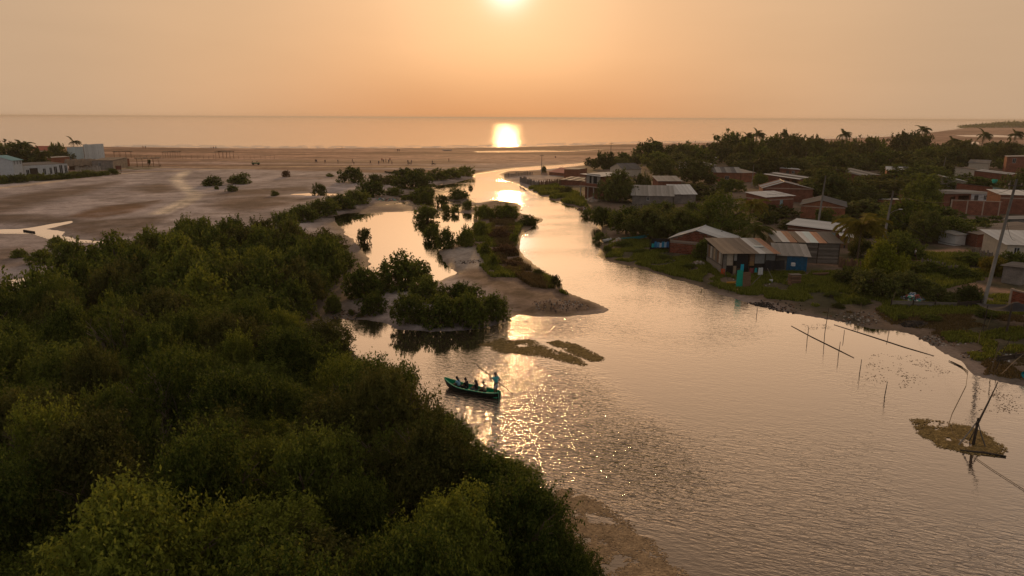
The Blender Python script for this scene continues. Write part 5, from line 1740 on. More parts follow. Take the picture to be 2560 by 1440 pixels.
def make_body(J, fingers=True):
    """J: joints of one posed figure in metres; x right, y forward of the figure, z up"""
    V, E, rad = [], [], []

    def ch(pts, rs, start=None):
        idx = [] if start is None else [start]
        for p, r in zip(pts, rs):
            V.append(Vector(p)); rad.append(r)
            if idx: E.append((idx[-1], len(V) - 1))
            idx.append(len(V) - 1)
        return idx
    pel, che, nek, hd = J['pelvis'], J['chest'], J['neck'], J['head']
    sp = ch([pel, pel.lerp(che, .5), che, nek, nek.lerp(hd, .55), hd, hd + (hd - nek).normalized() * .09], [(.15, .11), (.13, .10), (.16, .11), .055, .07, .095, .06])
    roots = [sp[0]]
    for s in 'lr':
        sh, el, wr = J['sh' + s], J['el' + s], J['wr' + s]
        d = (wr - el).normalized()
        ch([sh, sh.lerp(el, .5), el, el.lerp(wr, .5), wr, wr + d * .06], [.058, .050, .042, .037, .027, .034], sp[2])
        ch([J['hip' + s], J['hip' + s].lerp(J['kn' + s], .5), J['kn' + s], J['kn' + s].lerp(J['an' + s], .4), J['an' + s], J['an' + s] + J.get('toe', V3(0, .17, -.04))], [.095, .08, .058, .054, .036, .034], sp[0])
        if fingers:
            side = d.cross(V3(0, 0, 1))
            if side.length < .05: side = V3(1, 0, 0)
            side.normalize()
            curl = side.cross(d) * -1
            for k in range(4):
                b0 = wr + d * .05 + side * (k - 1.5) * .021
                ln = (.062, .074, .068, .052)[k]
                c = ch([b0, b0 + d * ln * .55 + curl * .012, b0 + d * ln * .85 + curl * .04], [.0095, .009, .0075])
                roots.append(c[0])
            b0 = wr + d * .02 + side * -.03
            c = ch([b0, b0 - side * .028 + d * .025, b0 - side * .03 + d * .055 + curl * .02], [.011, .010, .008])
            roots.append(c[0])
    f = J.get('face', V3(0, 1, 0))
    if fingers:
        c = ch([hd + f * .08, hd + f * .112 + V3(0, 0, -.015)], [.016, .012]); roots.append(c[0])
        sd = f.cross(V3(0, 0, 1)).normalized()
        for s in (-1, 1):
            c = ch([hd + sd * s * .08, hd + sd * s * .103], [.02, .014]); roots.append(c[0])
            c = ch([hd + sd * s * .035 + f * .078 + V3(0, 0, .022), hd + sd * s * .035 + f * .086 + V3(0, 0, .022)], [.011, .008]); roots.append(c[0])
    return V, E, rad, roots


def clothes(J, top, bottom, sleeve=.6, leg=.55, skirt=False):
    out = []
    pel, che, nek = J['pelvis'], J['chest'], J['neck']
    V = [pel + (che - pel) * .05, pel.lerp(che, .5), che, nek - (nek - che) * .25]
    rad = [(.175, .135), (.155, .125), (.185, .135), .075]
    E = [(0, 1), (1, 2), (2, 3)]
    for s in 'lr':
        sh, el = J['sh' + s], J['el' + s]
        n = len(V)
        V += [sh, sh.lerp(el, sleeve * .6), sh.lerp(el, sleeve)]
        rad += [.075, .07, .066]
        E += [(2, n), (n, n + 1), (n + 1, n + 2)]
    out.append(('shirt', V, E, rad, [0], top))
    V = [pel + (che - pel) * .12, pel]
    rad = [(.165, .125), (.17, .13)]
    E = [(0, 1)]
    for s in 'lr':
        n = len(V)
        hp, kn, an = J['hip' + s], J['kn' + s], J['an' + s]
        V += [hp, hp.lerp(kn, .5), hp.lerp(kn, min(1, leg * 1.4))]
        rad += [.115, .10, .085]
        E += [(1, n), (n, n + 1), (n + 1, n + 2)]
        if leg > .8:
            V += [kn.lerp(an, .5), kn.lerp(an, .92)]
            rad += [.065, .055]
            E += [(n + 2, n + 3), (n + 3, n + 4)]
    out.append(('shorts' if leg < .8 else 'trousers', V, E, rad, [1], bottom))
    return out


def hair_mesh(J, long=False):
    hd, nk = J['head'], J['neck']
    f = J.get('face', V3(0, 1, 0))
    V = [hd + f * .03 + V3(0, 0, .085), hd - f * .035 + V3(0, 0, .05), hd - f * .055 - V3(0, 0, .03)]
    rad = [.062, .092, .068]
    E = [(0, 1), (1, 2)]
    if long:
        V += [nk - f * .1, nk - f * .13 - V3(0, 0, .2)]
        rad += [.06, .035]
        E += [(2, 3), (3, 4)]
    return V, E, rad


def person(label, loc, rz, J, top, bottom, hair_long=False, leg=.55, sleeve=.6, fingers=True, group=None, hairm=None, cap=None):
    root = empty('person', loc, rz, label, 'person', group)
    link(skin_mesh('body', *make_body(J, fingers)), 'body', root).data.materials.append(M_SKIN)
    for nm, V, E, rad, rt, m in clothes(J, top, bottom, sleeve, leg):
        link(skin_mesh(nm, V, E, rad, rt), nm, root).data.materials.append(m)
    V, E, rad = hair_mesh(J, hair_long)
    o = link(skin_mesh('hair', V, E, rad, [1]), 'hair' if cap is None else 'cap', root)
    o.data.materials.append(cap or M_HAIR)
    return root


def standing(arm_l=None, arm_r=None, stride=.05, turn=0.0):
    J = dict(pelvis=V3(0, 0, .92), chest=V3(0, .01, 1.28), neck=V3(0, .02, 1.47), head=V3(0, .04, 1.61))
    for s, k in (('l', -1), ('r', 1)):
        J['sh' + s] = V3(k * .19, .01, 1.40)
        J['el' + s] = V3(k * .25, -.02, 1.12)
        J['wr' + s] = V3(k * .26, .07, .88)
        J['hip' + s] = V3(k * .10, 0, .88)
        J['kn' + s] = V3(k * .12, stride * k + .03, .48)
        J['an' + s] = V3(k * .13, stride * 1.8 * k, .07)
    if arm_l: J['ell'], J['wrl'] = arm_l
    if arm_r: J['elr'], J['wrr'] = arm_r
    return J


def seated(lean=.08, arms='knees', look=V3(0, 1, 0)):
    J = dict(pelvis=V3(0, 0, .12), chest=V3(0, lean * .8, .46), neck=V3(0, lean * 1.2, .65), head=V3(0, lean * 1.4 + .03, .79), face=look)
    for s, k in (('l', -1), ('r', 1)):
        J['sh' + s] = V3(k * .19, lean, .58)
        J['el' + s] = V3(k * .27, lean + .10, .34)
        J['wr' + s] = V3(k * .16, lean + .34, .30)
        J['hip' + s] = V3(k * .11, .03, .12)
        J['kn' + s] = V3(k * .17, .44, .22)
        J['an' + s] = V3(k * .13, .56, -.16)
    J['toe'] = V3(0, .16, -.03)
    return J


# ------------------------------------------------------------------ the canoe
bow, stern = P(1119, 968), P(1247, 994)
cd = bow - stern
BL = cd.length + .15
mid = (bow + stern) / 2
boat = empty('canoe', (mid.x, mid.y, 0), math.atan2(cd.y, cd.x), 'long green wooden canoe carrying five people across the river', 'canoe')
M_HULL = mat('dark_hull_paint', (.012, .018, .014), .5, .3, 3)
M_GREENP = mat('green_boat_paint', (.008, .34, .17), .45, .2, 2.5)
M_GUNW = mat('pale_green_gunwale', (.10, .45, .27), .5, .25, 3)


def hull(off, z_off):
    n, k = 25, 9
    vs, fs = [], []
    for i in range(n):
        t = -1 + 2 * i / (n - 1)
        bm = (.60 - off) * max(.02, (1 - abs(t) ** 2.6)) ** .62 if t > 0 else (.54 - off) * max(.10, (1 - abs(t) ** 5)) ** .5
        sh = .36 + (.40 * max(0, t) ** 3.2) + .10 * max(0, -t) ** 2.5
        kl = -.20 + z_off + (.34 * max(0, t) ** 4) + .12 * max(0, -t) ** 4
        x = t * (BL / 2 - off * .8) * (1 + (.0 if t < 0 else .0))
        for j in range(k):
            a = math.pi * j / (k - 1)
            c, s = math.cos(a), math.sin(a)
            yv = math.copysign(abs(c) ** .75, c) * bm
            zv = sh - (sh - kl) * s ** .7
            rake = (.22 * max(0, t) ** 6) * ((zv - kl) / (sh - kl + 1e-6))
            vs.append((x + rake, yv, zv))
    for i in range(n - 1):
        for j in range(k - 1):
            q = i * k + j
            fs.append((q, q + 1, q + k + 1, q + k))
    fs.append(tuple(range(k)))
    return vs, fs, n, k


vs, fs, n, k = hull(0, 0)
b = MB(); b.add(vs, fs); b.build('hull', M_HULL, boat, True)
vi, fi, _, _ = hull(.035, .05)
b = MB(); b.add(vi, [tuple(reversed(f)) for f in fi]); b.build('inner_planking', M_GREENP, boat, True)
for side in (0, k - 1):
    b = MB()
    b.tube([Vector(vs[i * k + side]).lerp(Vector(vi[i * k + side]), .5) + Vector((0, 0, .012)) for i in range(n)], .045, 6)
    b.build('gunwale', M_GUNW, boat, smooth=True)
b = MB(); b.tube([Vector(vs[j]) + Vector((.01, 0, .0)) for j in range(0, k)], .03, 5); b.build('transom_trim', M_GUNW, boat)
for t in (.52, .22, -.14, -.46):
    hb = .46 * (1 - abs(t) ** 3) ** .6
    MB().box(t * BL / 2 - .13, t * BL / 2 + .13, -hb, hb, .13, .165).build('thwart', M_GREENP, boat)
MB().box(-BL / 2 + .08, -BL / 2 + .75, -.36, .36, .06, .10).build('stern_deck', M_GREENP, boat)
BM = boat.matrix_basis.copy()
BR = boat.rotation_euler.z


def in_boat(t, y, z):
    v = Matrix.Translation(boat.location) @ Matrix.Rotation(BR, 4, 'Z') @ Vector((t * BL / 2, y, z))
    return v


face_bow = BR - R(90)
cl = lambda n, c: mat(n, c, .85, .15, 8)
person('woman with a long ponytail in a pale blue top, seated nearest the bow', in_boat(.50, .02, .17), face_bow, seated(.14), cl('pale_blue_cloth', (.24, .46, .66)), cl('black_cloth', (.015, .015, .018)), True, 1.0)
person('person in black seated behind the woman in pale blue', in_boat(.21, -.02, .17), face_bow, seated(.10), cl('black_cloth', (.015, .015, .018)), cl('dark_trousers', (.02, .02, .025)), False, 1.0)
person('person with dark hair in a dark top seated third from the bow', in_boat(-.15, .0, .17), face_bow, seated(.04), cl('charcoal_cloth', (.03, .026, .026)), cl('grey_trousers', (.10, .12, .15)), True, 1.0)
person('person in a beige shirt seated just in front of the boatman', in_boat(-.47, .0, .17), face_bow, seated(.08), cl('beige_cloth', (.42, .30, .22)), cl('black_cloth', (.015, .015, .018)), False, .7)
hand_l, hand_r = V3(-.30, .34, 1.52), V3(.22, .18, 1.02)
J = standing((V3(-.36, .12, 1.30), hand_l), (V3(.30, -.06, 1.16), hand_r), .06)
J['toe'] = V3(0, .16, -.03)
ploc = in_boat(-.86, 0, .10)
prz = R(35)
bm_root = person('boatman standing at the stern in a turquoise shirt and pale shorts, holding a long pole', ploc, prz, J, cl('turquoise_cloth', (.05, .42, .46)), cl('pale_shorts', (.42, .46, .56)), False, .62, cap=cl('grey_cap', (.10, .08, .08)))
bm_root.scale = (1.08, 1.08, 1.08)
pm4 = Matrix.Translation(ploc) @ Matrix.Rotation(prz, 4, 'Z') @ Matrix.Scale(1.08, 4)
hl, hr = pm4 @ (hand_l + V3(0, .06, 0)), pm4 @ (hand_r + V3(0, .06, 0))
dirp = (hl - hr).normalized()
foot = hr + dirp * ((-.35 - hr.z) / dirp.z)
tag(MB().tube([foot, hr, hl, hl + dirp * 1.35], [.028, .030, .030, .024], 7).build('punt_pole', M_WOODD, smooth=True), 'long thin wooden pole dipped in the river by the boatman', 'pole')

# ------------------------------------------------------------------ poles and cables
def utility_pole(px, py, tx, ty, label, r=.16, arm=True, lamp=False, group=None):
    g = G(px, py)
    dep = depth_of(g)
    H = (py - ty) * dep / F / math.cos(R(10))
    top = Vector(((tx - px) * dep / F * .6, .0, H))
    root = empty('utility_pole', g, 0, label, 'utility pole', group)
    MB().tube([(0, 0, -.4), top * .5, top], [r * 1.25, r, r * .72], 8).build('pole', M_POLE, root, smooth=True)
    if arm:
        MB().box(-.8, .8, -.05, .05, -.06, .06, Matrix.Translation(top * .95)).build('crossarm', M_WOODD, root)
        for x in (-.7, 0, .7):
            MB().tube([top * .95 + Vector((x, 0, .05)), top * .95 + Vector((x, 0, .25))], .05, 6).build('insulator', M_CONCB, root)
    if lamp:
        p = top * .55
        MB().tube([p, p + Vector((.9, 0, .55)), p + Vector((1.7, 0, .8))], .035, 6).build('lamp_arm', M_TING, root)
        MB().box(-.1, .45, -.1, .1, -.05, .06, Matrix.Translation(p + Vector((1.7, 0, .8)))).build('lamp_head', M_TINW, root)
    return g, root, top


gA, _, tA = utility_pole(2458, 762, 2506, 455, 'tall leaning concrete pole at the right, its foot on the grass', .17)
gB, _, tB = utility_pole(2208, 604, 2222, 480, 'concrete pole with a street lamp arm in the middle of the village', .18, False, True)
gC, _, tC = utility_pole(2045, 560, 2055, 442, 'bare concrete pole rising behind the low brick house with wide pale roof', .18, False)
utility_pole(1613, 474, 1612, 424, 'thin pale pole in front of the dark trees by the small flat roofed house', .12, False)
utility_pole(1526, 410, 1526, 358, 'slim pole against the beach left of the far village trees', .13)
utility_pole(1354, 436, 1354, 388, 'slim pole standing by the pink lean-to at the river mouth', .13)
utility_pole(1879, 466, 1881, 412, 'slim pole between the two dark roofed brick houses', .13, False)
utility_pole(2354, 440, 2360, 393, 'pole in the far trees above the porch house', .13, False)
utility_pole(2516, 500, 2520, 452, 'pole with crossarm by the pale green house', .15)
utility_pole(1512, 404, 1512, 384, 'short slim pole left of the far village trees', .1, False)


def cable(label, a, b_, sag, r=.02):
    pts = []
    for i in range(13):
        t = i / 12
        p = a.lerp(b_, t)
        p.z -= sag * 4 * t * (1 - t)
        pts.append(p)
    return tag(MB().tube(pts, r, 4).build('power_cable', M_NETB), label, 'cable')


cable('pale cable sagging from the lamp pole to the sheds on the right', gB + tB * .6, G(2420, 640) + Vector((0, 0, 1.6)), 1.4, .035)
cable('cable from the tall leaning pole towards the lamp pole', gA + tA * .93, gB + tB * .97, 1.6)
cable('cable from the lamp pole to the bare concrete pole', gB + tB * .95, gC + tC * .97, 1.2)

cable('cable from the bare concrete pole to the pale blue door house', gC + tC * .96, G(1912, 537) + Vector((0, 0, 4.4)), 1.0)
cable('cable from the lamp pole to the porch house', gB + tB * .9, G(2345, 517) + Vector((0, 0, 3.4)), 1.2)
cable('cable from the tall leaning pole off to the right edge', gA + tA * .93, G(2700, 640) + Vector((0, 0, 11)), 1.2)
cable('cable from the tall leaning pole to the white corrugated roof house', gA + tA * .7, G(2530, 650) + Vector((0, 0, 3.0)), .8)
picket_fence('stick fence between the wooden shack and the yellow green tree', (2098, 668), (2150, 676), 16, 1.4, M_WOODB)
picket_fence('grey stick fence along the far side of the dirt road', (2300, 668), (2390, 690), 26, 1.3, M_WOOD)
picket_fence('stick fence in front of the long grey block house', (1575, 522), (1650, 525), 26, 1.4, M_WOOD)
picket_fence('stick fence below the brick gable house with dark grey roof', (1985, 565), (2060, 572), 22, 1.4, M_WOODB)
picket_fence('stick fence beside the white corrugated roof house', (2430, 640), (2505, 662), 22, 1.4, M_WOOD)

# ------------------------------------------------------------------ stakes, bamboo floats and the lift net in the water
def stake(px, py, ty, label, r=.04, dx=0, m=None, group=None, name='stake'):
    g = P(px, py)
    z = gz(g.x, g.y)
    if z > 0:
        g = G(px, py)
    dep = depth_of(g)
    H = (py - ty) * dep / F
    return tag(MB().tube([(g.x, g.y, min(z, g.z) - .3), (g.x + dx * dep / F * .5 + .02, g.y, g.z + H * .55), (g.x + dx * dep / F, g.y + .03, g.z + H)], [r, r * .9, r * .7], 6).build(name, m or M_WOODD), label, 'stake', group)


for px, py, ty, dx, lb in [(1891, 787, 768, 1, 'short dark stake in the water off the patchwork shack'), (2061, 832, 766, 4, 'tall dark stake at the water edge near the muddy bank'),
                           (2095, 888, 853, 2, 'stake crossed by the left floating bamboo'), (2148, 933, 897, 2, 'stake standing alone right of the left floating bamboo'),
                           (2210, 991, 952, 4, 'crooked stake farthest out in the calm water'), (2150, 790, 755, -1, 'pale stake on the muddy bank by the grass'),
                           (2226, 768, 728, 8, 'leaning pale stick at the left end of the plank revetment'), (2108, 845, 824, 1, 'thin stick between the two floating bamboos'), (2220, 842, 822, -1, 'thin stick close to the bank right of the bamboos'),
                           (2017, 848, 815, 2, 'thin pale stick at the upper end of the left bamboo'), (1820, 733, 722, 0, 'small dark stake at the water edge below the green cloth'), (1753, 729, 721, 0, 'tiny stake where the grass bank meets the water'),
                           (2467, 820, 785, 8, 'thin leaning stake on the bank left of the black shade net'), (2444, 862, 824, 1, 'thin upright stick on the dry bank'),
                           (2476, 930, 852, 10, 'pale stick, left of two tall sticks at the lower right bank'), (2487, 925, 838, 26, 'leaning stick, right of two tall sticks at the lower right bank')]:
    stake(px, py, ty, lb, .034, dx, M_BAMBOO if 'pale' in lb or 'thin' in lb else M_WOODD)


def float_line(label, pxs, r, m, z=.03, name='bamboo_float', cat='bamboo pole'):
    pts = [P(x, y) + Vector((0, 0, z)) for x, y in pxs]
    n = len(pts)
    rad = [r * (.6 if i in (0, n - 1) else 1) for i in range(n)]
    return tag(MB().tube(pts, rad, 6).build(name, m, smooth=True), label, cat)


float_line('left floating bamboo pole on the calm water', [(1978, 815), (2030, 843), (2095, 875), (2135, 895)], .036, M_WOODD)
float_line('right and longer floating bamboo pole along the bank', [(2085, 812), (2180, 842), (2260, 868), (2335, 890)], .036, M_WOODD)
float_line('curved net rope reaching from the bank to the weed islet', [(2378, 904), (2405, 917), (2419, 935), (2415, 965), (2400, 995), (2380, 1035), (2372, 1060), (2382, 1085), (2405, 1112), (2432, 1142), (2480, 1175), (2560, 1226), (2700, 1300)], .018, M_BAMBOO, .05, 'net_rope', 'rope')
float_line('dark floating branch at the bank end of the net rope', [(2372, 903), (2400, 916), (2420, 930)], .05, M_WOODD, .06, 'drift_branch', 'branch')
float_line('dark plank lying along the front of the weed islet', [(2400, 1128), (2460, 1134), (2515, 1143)], .09, M_WOODD, .06, 'drift_plank', 'plank')
float_line('sunken pole in the shallows below the lagoon bushes', [(1110, 500), (1150, 507), (1185, 515)], .12, M_WOODD, .05, 'drift_pole', 'pole')
float_line('small dark log across the bright puddle at the left', [(60, 578), (86, 582)], .3, M_WOODD, .12, 'drift_log', 'log')
c0 = P(2432, 1112)
root = empty('net_hoist', c0, 0, 'leaning dark pole hoist propped on the weed islet', 'fishing rig')
dp = depth_of(c0) / F
tipv = Vector((68 * dp, 1.2, 150 * dp))
MB().tube([(0, 0, -.6), (.05, 0, 1.0), (.12, .05, 1.9)], [.10, .09, .08], 7).build('main_post', M_WOODD, root)
MB().tube([(.02, 0, 1.35), tipv * .55 + Vector((0, 0, .5)), tipv], [.075, .055, .025], 7).build('lever_pole', M_WOODD, root)
MB().tube([(-1.15, -.1, -.2), (-.4, 0, .9), (.1, .05, 1.75)], [.05, .045, .04], 6).build('strut', M_WOOD, root)
MB().tube([(.75, -.3, -.2), (.4, -.1, .7), (.12, .05, 1.6)], [.045, .04, .035], 6).build('strut', M_WOOD, root)
MB().tube([(.25, .8, -.2), (.2, .4, .7), (.12, .05, 1.6)], [.045, .04, .035], 6).build('strut', M_WOOD, root)
MB().tube([(-.1, -.14, 1.62), (.34, .2, 1.7)], .05, 6).build('crosspiece', M_WOODD, root)
tag(float_line('pale thin pole lying from the bank to the hoist tip', [(2556, 903), (2530, 925), (2500, 955)], .035, M_BAMBOO, .7, 'thin_pole', 'pole'))

# black shade net on poles at the right edge
g = G(2515, 835)
root = empty('shade_net', g, 0, 'black shade net stretched on poles above the right bank', 'shade net')
dp = depth_of(g) / F
for (x, y, h, r) in ((0, 0, 3.1, .11), (-.6 * 2, 1.6, 2.5, .05), (2.2, .8, 2.9, .05), (3.6, 2.4, 2.5, .05)):
    MB().tube([(x, y, -.3), (x + .08, y, h)], [r, r * .8], 6).build('post', M_WOODD, root)
nb = MB()
for i in range(13):
    for j in range(9):
        u, v = i / 12, j / 8
        x, y = -1.4 + 5.4 * u, .2 + 2.8 * v
        pk = 1.0 * math.exp(-((u - .55) ** 2 + (v - .45) ** 2) * 22)
        z = 2.1 + pk + .45 * ((u - .5) ** 2 + (v - .5) ** 2) - .18 * math.sin(u * 3.1) * math.sin(v * 3.1)
        nb.v.append((x, y, z))
for i in range(12):
    for j in range(8):
        q = i * 9 + j
        nb.f.append((q, q + 9, q + 10, q + 1))
nb.build('net', M_NETB, root, smooth=True)

# plank revetment and rubbish heap
def boards(label, A, B, H, rows_, m, name='plank_revetment'):
    a, b_ = G(*A), G(*B)
    d = b_ - a
    d.z = 0
    L = d.length
    root = empty(name, a, math.atan2(d.y, d.x), label, 'retaining wall')
    seg = max(1, round(L / 2.6))
    for s in range(seg):
        for k in range(rows_):
            MB().box(L * s / seg + .02, L * (s + 1) / seg - .02, hrng.uniform(-.03, .0), .05, .0 + k * H / rows_, (k + 1) * H / rows_ - .025).build('plank', m, root)
    for s in range(seg + 1):
        MB().tube([(L * s / seg, -.08, -.3), (L * s / seg, -.08, H + .2)], .07, 6).build('post', M_WOODD, root)
    return root


boards('old plank revetment below the rubbish heap', (2226, 768), (2392, 768), .8, 4, M_WOOD)
boards('dark board edge right of the plank revetment', (2394, 768), (2450, 764), .6, 3, M_WOODD)
boards('weathered low board fence on the bank near the right edge', (2490, 905), (2580, 885), .5, 2, M_WOODD)


def heap(name, label, px, py, w, h, n, cols, seed, size=.22):
    rng = random.Random(seed)
    g = G(px, py)
    dep = depth_of(g)
    rw = w * .5 * dep / F
    b = MB()
    for i in range(n):
        a, q = rng.uniform(0, 6.28), rng.random() ** .6
        x, y = math.cos(a) * q * rw, math.sin(a) * q * rw * .7
        z = gz(g.x + x, g.y + y) - g.z + (1 - q) * h * rng.uniform(.3, 1)
        s = size * rng.uniform(.4, 1.2)
        m = Matrix.Translation((x, y, z)) @ Euler((rng.uniform(-1, 1), rng.uniform(-1, 1), rng.uniform(0, 6))).to_matrix().to_4x4()
        vs_ = [m @ Vector((s * cx * rng.uniform(.6, 1), s * cy * rng.uniform(.6, 1), s * .5 * cz)) for cx, cy, cz in ((-1, -1, -1), (1, -1, -1), (1, 1, -1), (-1, 1, -1), (-.7, -.7, 1), (.7, -.7, 1), (.7, .7, 1), (-.7, .7, 1))]
        b.add(vs_, [(0, 3, 2, 1), (4, 5, 6, 7), (0, 1, 5, 4), (1, 2, 6, 5), (2, 3, 7, 6), (3, 0, 4, 7)])
    o = b.build(name, None, loc=g)
    for c in cols: o.data.materials.append(c)
    o.data.polygons.foreach_set('material_index', np.repeat(np.array([rng.randrange(len(cols)) for _ in range(n)]), 6).astype(np.int32))
    return tag(o, label, name.replace('_', ' '), kind='stuff')


bag = [mat('white_bag', (.5, .5, .5), .5, .2, 4), mat('grey_bag', (.25, .25, .26), .5, .2, 4), mat('dark_bag', (.04, .035, .035), .5, .2, 4), mat('red_scrap', (.3, .08, .06), .6, .2, 4), mat('green_scrap', (.08, .3, .2), .6, .2, 4), M_WOODB, mat('blue_scrap', (.08, .2, .34), .6, .2, 4), bpy.data.materials['dark_bag']]
heap('rubbish_heap', 'heap of plastic rubbish and bags above the plank revetment', 2280, 752, 66, 1.0, 420, bag, 1)
heap('driftwood_pile', 'pale pile of cut wood on the bank by the white pipe', 1545, 607, 38, .9, 160, [pm('pale_board', (.42, .38, .34)), mat('cut_wood', (.42, .28, .17), .9, .3, 4)], 2, .25)
heap('rubble_heap', 'heap of rubble in front of the two storey house', 1478, 503, 36, 1.0, 120, [M_CONC, M_CONCB], 3, .4)
heap('rubble_heap', 'grey rubble mound beside the brick house and the patchwork shack', 1745, 662, 40, .8, 150, [M_CONC, M_MORTAR], 4, .2)
heap('flotsam', 'stranded litter on the mud at the far end of the lagoon', 968, 500, 60, .1, 90, bag, 5, .3)
heap('flotsam', 'litter scattered over the grass below the patchwork shack', 1850, 712, 150, .05, 60, bag[:2] + [M_WOODB], 6, .12)
heap('flotsam', 'dark wet debris along the foot of the right bank', 1930, 768, 170, .08, 150, [M_WOODD, M_DARK, M_WOODB], 7, .12)
heap('flotsam', 'sticks and debris stranded at the river bend', 1455, 524, 60, .1, 90, [M_WOODB, M_CONC, M_WOODD], 8, .3)
heap('flotsam', 'broken sticks and clods on the bare mud right of the burnt heap', 2360, 850, 130, .08, 160, [M_WOODD, M_WOODB, M_CONC, M_WOOD], 11, .12)
heap('flotsam', 'broken sticks and clods on the bare mud left of the burnt heap', 2150, 796, 150, .08, 160, [M_WOODD, M_WOODB, M_CONC, M_WOOD], 12, .12)
heap('flotsam', 'clods and twigs strewn over the tip of the sand spit', 1400, 762, 150, .05, 150, [M_WOODD, M_WOODB, M_CONC], 13, .10)
heap('flotsam', 'twigs and litter strewn over the grey sand patch of the spit', 1170, 655, 70, .05, 70, [M_WOODD, M_WOODB, M_CONC], 14, .12)
heap('flotsam', 'litter and driftwood strewn over the lower right bank', 2470, 890, 130, .08, 150, bag[:2] + [M_WOODD, M_WOODB, M_WOOD], 15, .10)
heap('flotsam', 'sticks and roots on the mud of the cove beside the thicket', 880, 785, 130, .06, 120, [M_WOODD, M_WOODB], 16, .14)
heap('burnt_heap', 'black burnt heap on the bank near the plank revetment', 2285, 812, 60, .25, 260, [M_DARK, M_WOODD], 9, .2)
heap('burnt_heap', 'dark clod heap at the water edge left of the stakes', 1905, 762, 60, .12, 160, [M_DARK, M_WOODD], 10, .10)

# ------------------------------------------------------------------ clutter by the shacks
def cloth(label, px, py, w, h, m, name='hanging_cloth', z=None, wav=.05, cat='cloth'):
    """w, h in metres; (px, py) is the lower middle"""
    g = G(px, py)
    if z is not None: g.z += z
    b = MB()
    n, k = 8, 6
    ph = hrng.uniform(0, 6)
    for i in range(n + 1):
        for j in range(k + 1):
            b.v.append((w * (i / n - .5) * (1 - .12 * j / k), wav * math.sin(i * 1.6 + ph) * (1.2 - j / k), h * j / k + .03 * math.sin(i + ph)))
    for i in range(n):
        for j in range(k):
            q = i * (k + 1) + j
            b.f.append((q, q + k + 1, q + k + 2, q + 1))
    return tag(b.build(name, m, loc=g, smooth=True), label, cat)


cm = lambda n, c: mat(n, c, .8, .15, 4)
cloth('long green net cloth hanging on a stick frame at the bank', 1847, 722, .85, 2.4, cm('sea_green_cloth', (.01, .36, .24)))
cloth('bright blue cloth hanging above the green one', 1853, 700, .45, 1.0, cm('bright_blue_cloth', (.01, .38, .55)), z=1.1)
cloth('white towel hanging right of the doorway of the patchwork shack', 1900, 696, .65, .95, cm('white_cloth', (.6, .6, .6)), z=.5)
cloth('small teal cloth hanging beside the white towel', 1888, 694, .35, .6, cm('teal_cloth', (.02, .33, .36)), z=.7)
cloth('dark red cloth hanging left of the white towel', 1877, 694, .6, .7, cm('wine_cloth', (.22, .05, .06)), z=.6)
cloth('black tarpaulin drooping over the clutter right of the doorway', 1935, 690, 2.8, 1.2, M_NETB, z=.9, wav=.2, cat='tarpaulin')
cloth('red and orange sack leaning at the corner of the patchwork shack', 1806, 690, .6, 1.0, cm('orange_cloth', (.55, .10, .03)), 'sack', wav=.1, cat='sack')
for k, (px, c, w, h) in enumerate([(1632, (.02, .35, .36), .5, .6), (1638, (.03, .20, .42), .45, .9), (1645, (.10, .28, .48), .5, .8), (1651, (.5, .48, .5), .4, .7), (1657, (.02, .22, .40), .5, .9), (1663, (.30, .42, .55), .45, .8), (1668, (.02, .12, .30), .4, .9)]):
    cloth(f'garment on the laundry line left of the brick house, {nth(k + 1)} from left', px, 631, w, h, cm(f'laundry_{k}', c), 'garment', z=.8, cat='clothes')
a, b_ = G(1624, 630), G(1672, 632)
root = empty('laundry_line', a, 0, 'laundry line on two sticks left of the brick house', 'laundry line')
d = b_ - a
for q in (Vector((0, 0, 0)), d):
    MB().tube([q + Vector((0, 0, -.3)), q + Vector((0, 0, 1.9))], .05, 6).build('post', M_WOODD, root)
MB().tube([Vector((0, 0, 1.75)), d * .5 + Vector((0, 0, 1.65)), d + Vector((0, 0, 1.75))], .015, 5).build('line', M_NETB, root)
cloth('black netting hung behind the laundry', 1650, 626, 3.2, 1.7, M_NETB, 'netting', z=.2, wav=.12, cat='netting')
g0, g1 = G(1552, 602), G(1622, 600)
b = MB()
for i in range(11):
    t = i / 10
    p = g0.lerp(g1, t) + Vector((0, 0, .55 + .5 * t - .5 * t * (1 - t)))
    b.v += [tuple(p), tuple(p + Vector((0, .1, -.5)))]
b.f = [(2 * i, 2 * i + 2, 2 * i + 3, 2 * i + 1) for i in range(10)]
tag(b.build('fishing_net', cm('turquoise_net', (.05, .26, .27))), 'turquoise fishing net hung between the wood pile and the laundry', 'fishing net')
tag(MB().tube([G(1507, 607) + Vector((0, 0, .3)), G(1528, 603) + Vector((0, 0, .35))], .28, 10).build('white_pipe', cm('pipe_white', (.55, .53, .5)), smooth=True), 'white pipe lying on the bank at the narrow of the river', 'pipe')


def slab(name, label, px, py, sx, sy, sz, m, rot=(0, 0, 0), z=0, cat='board'):
    g = G(px, py)
    mx = Euler([R(a_) for a_ in rot]).to_matrix().to_4x4()
    return tag(MB().box(-sx / 2, sx / 2, -sy / 2, sy / 2, 0, sz, mx).build(name, m, loc=g + Vector((0, 0, z))), label, cat)


slab('door_panel', 'brown wooden door panel standing upright on the bank', 1866, 722, 1.0, .12, 2.1, M_WOODB, (-6, 0, 8), cat='door')
slab('plywood_board', 'tan plywood board lying tilted below the green cloth', 1852, 728, 1.0, .7, .05, cm('tan_ply', (.45, .25, .10)), (35, 8, 20))
slab('pale_board', 'pale board lying on the bank left of the tan plywood', 1822, 720, 1.3, .4, .05, cm('pale_ply', (.5, .42, .34)), (4, 0, 6))
slab('white_cooler', 'white box standing on the crate stack', 1980, 690, .45, .35, .4, cm('box_white', (.55, .55, .55)), z=1.35, cat='box')


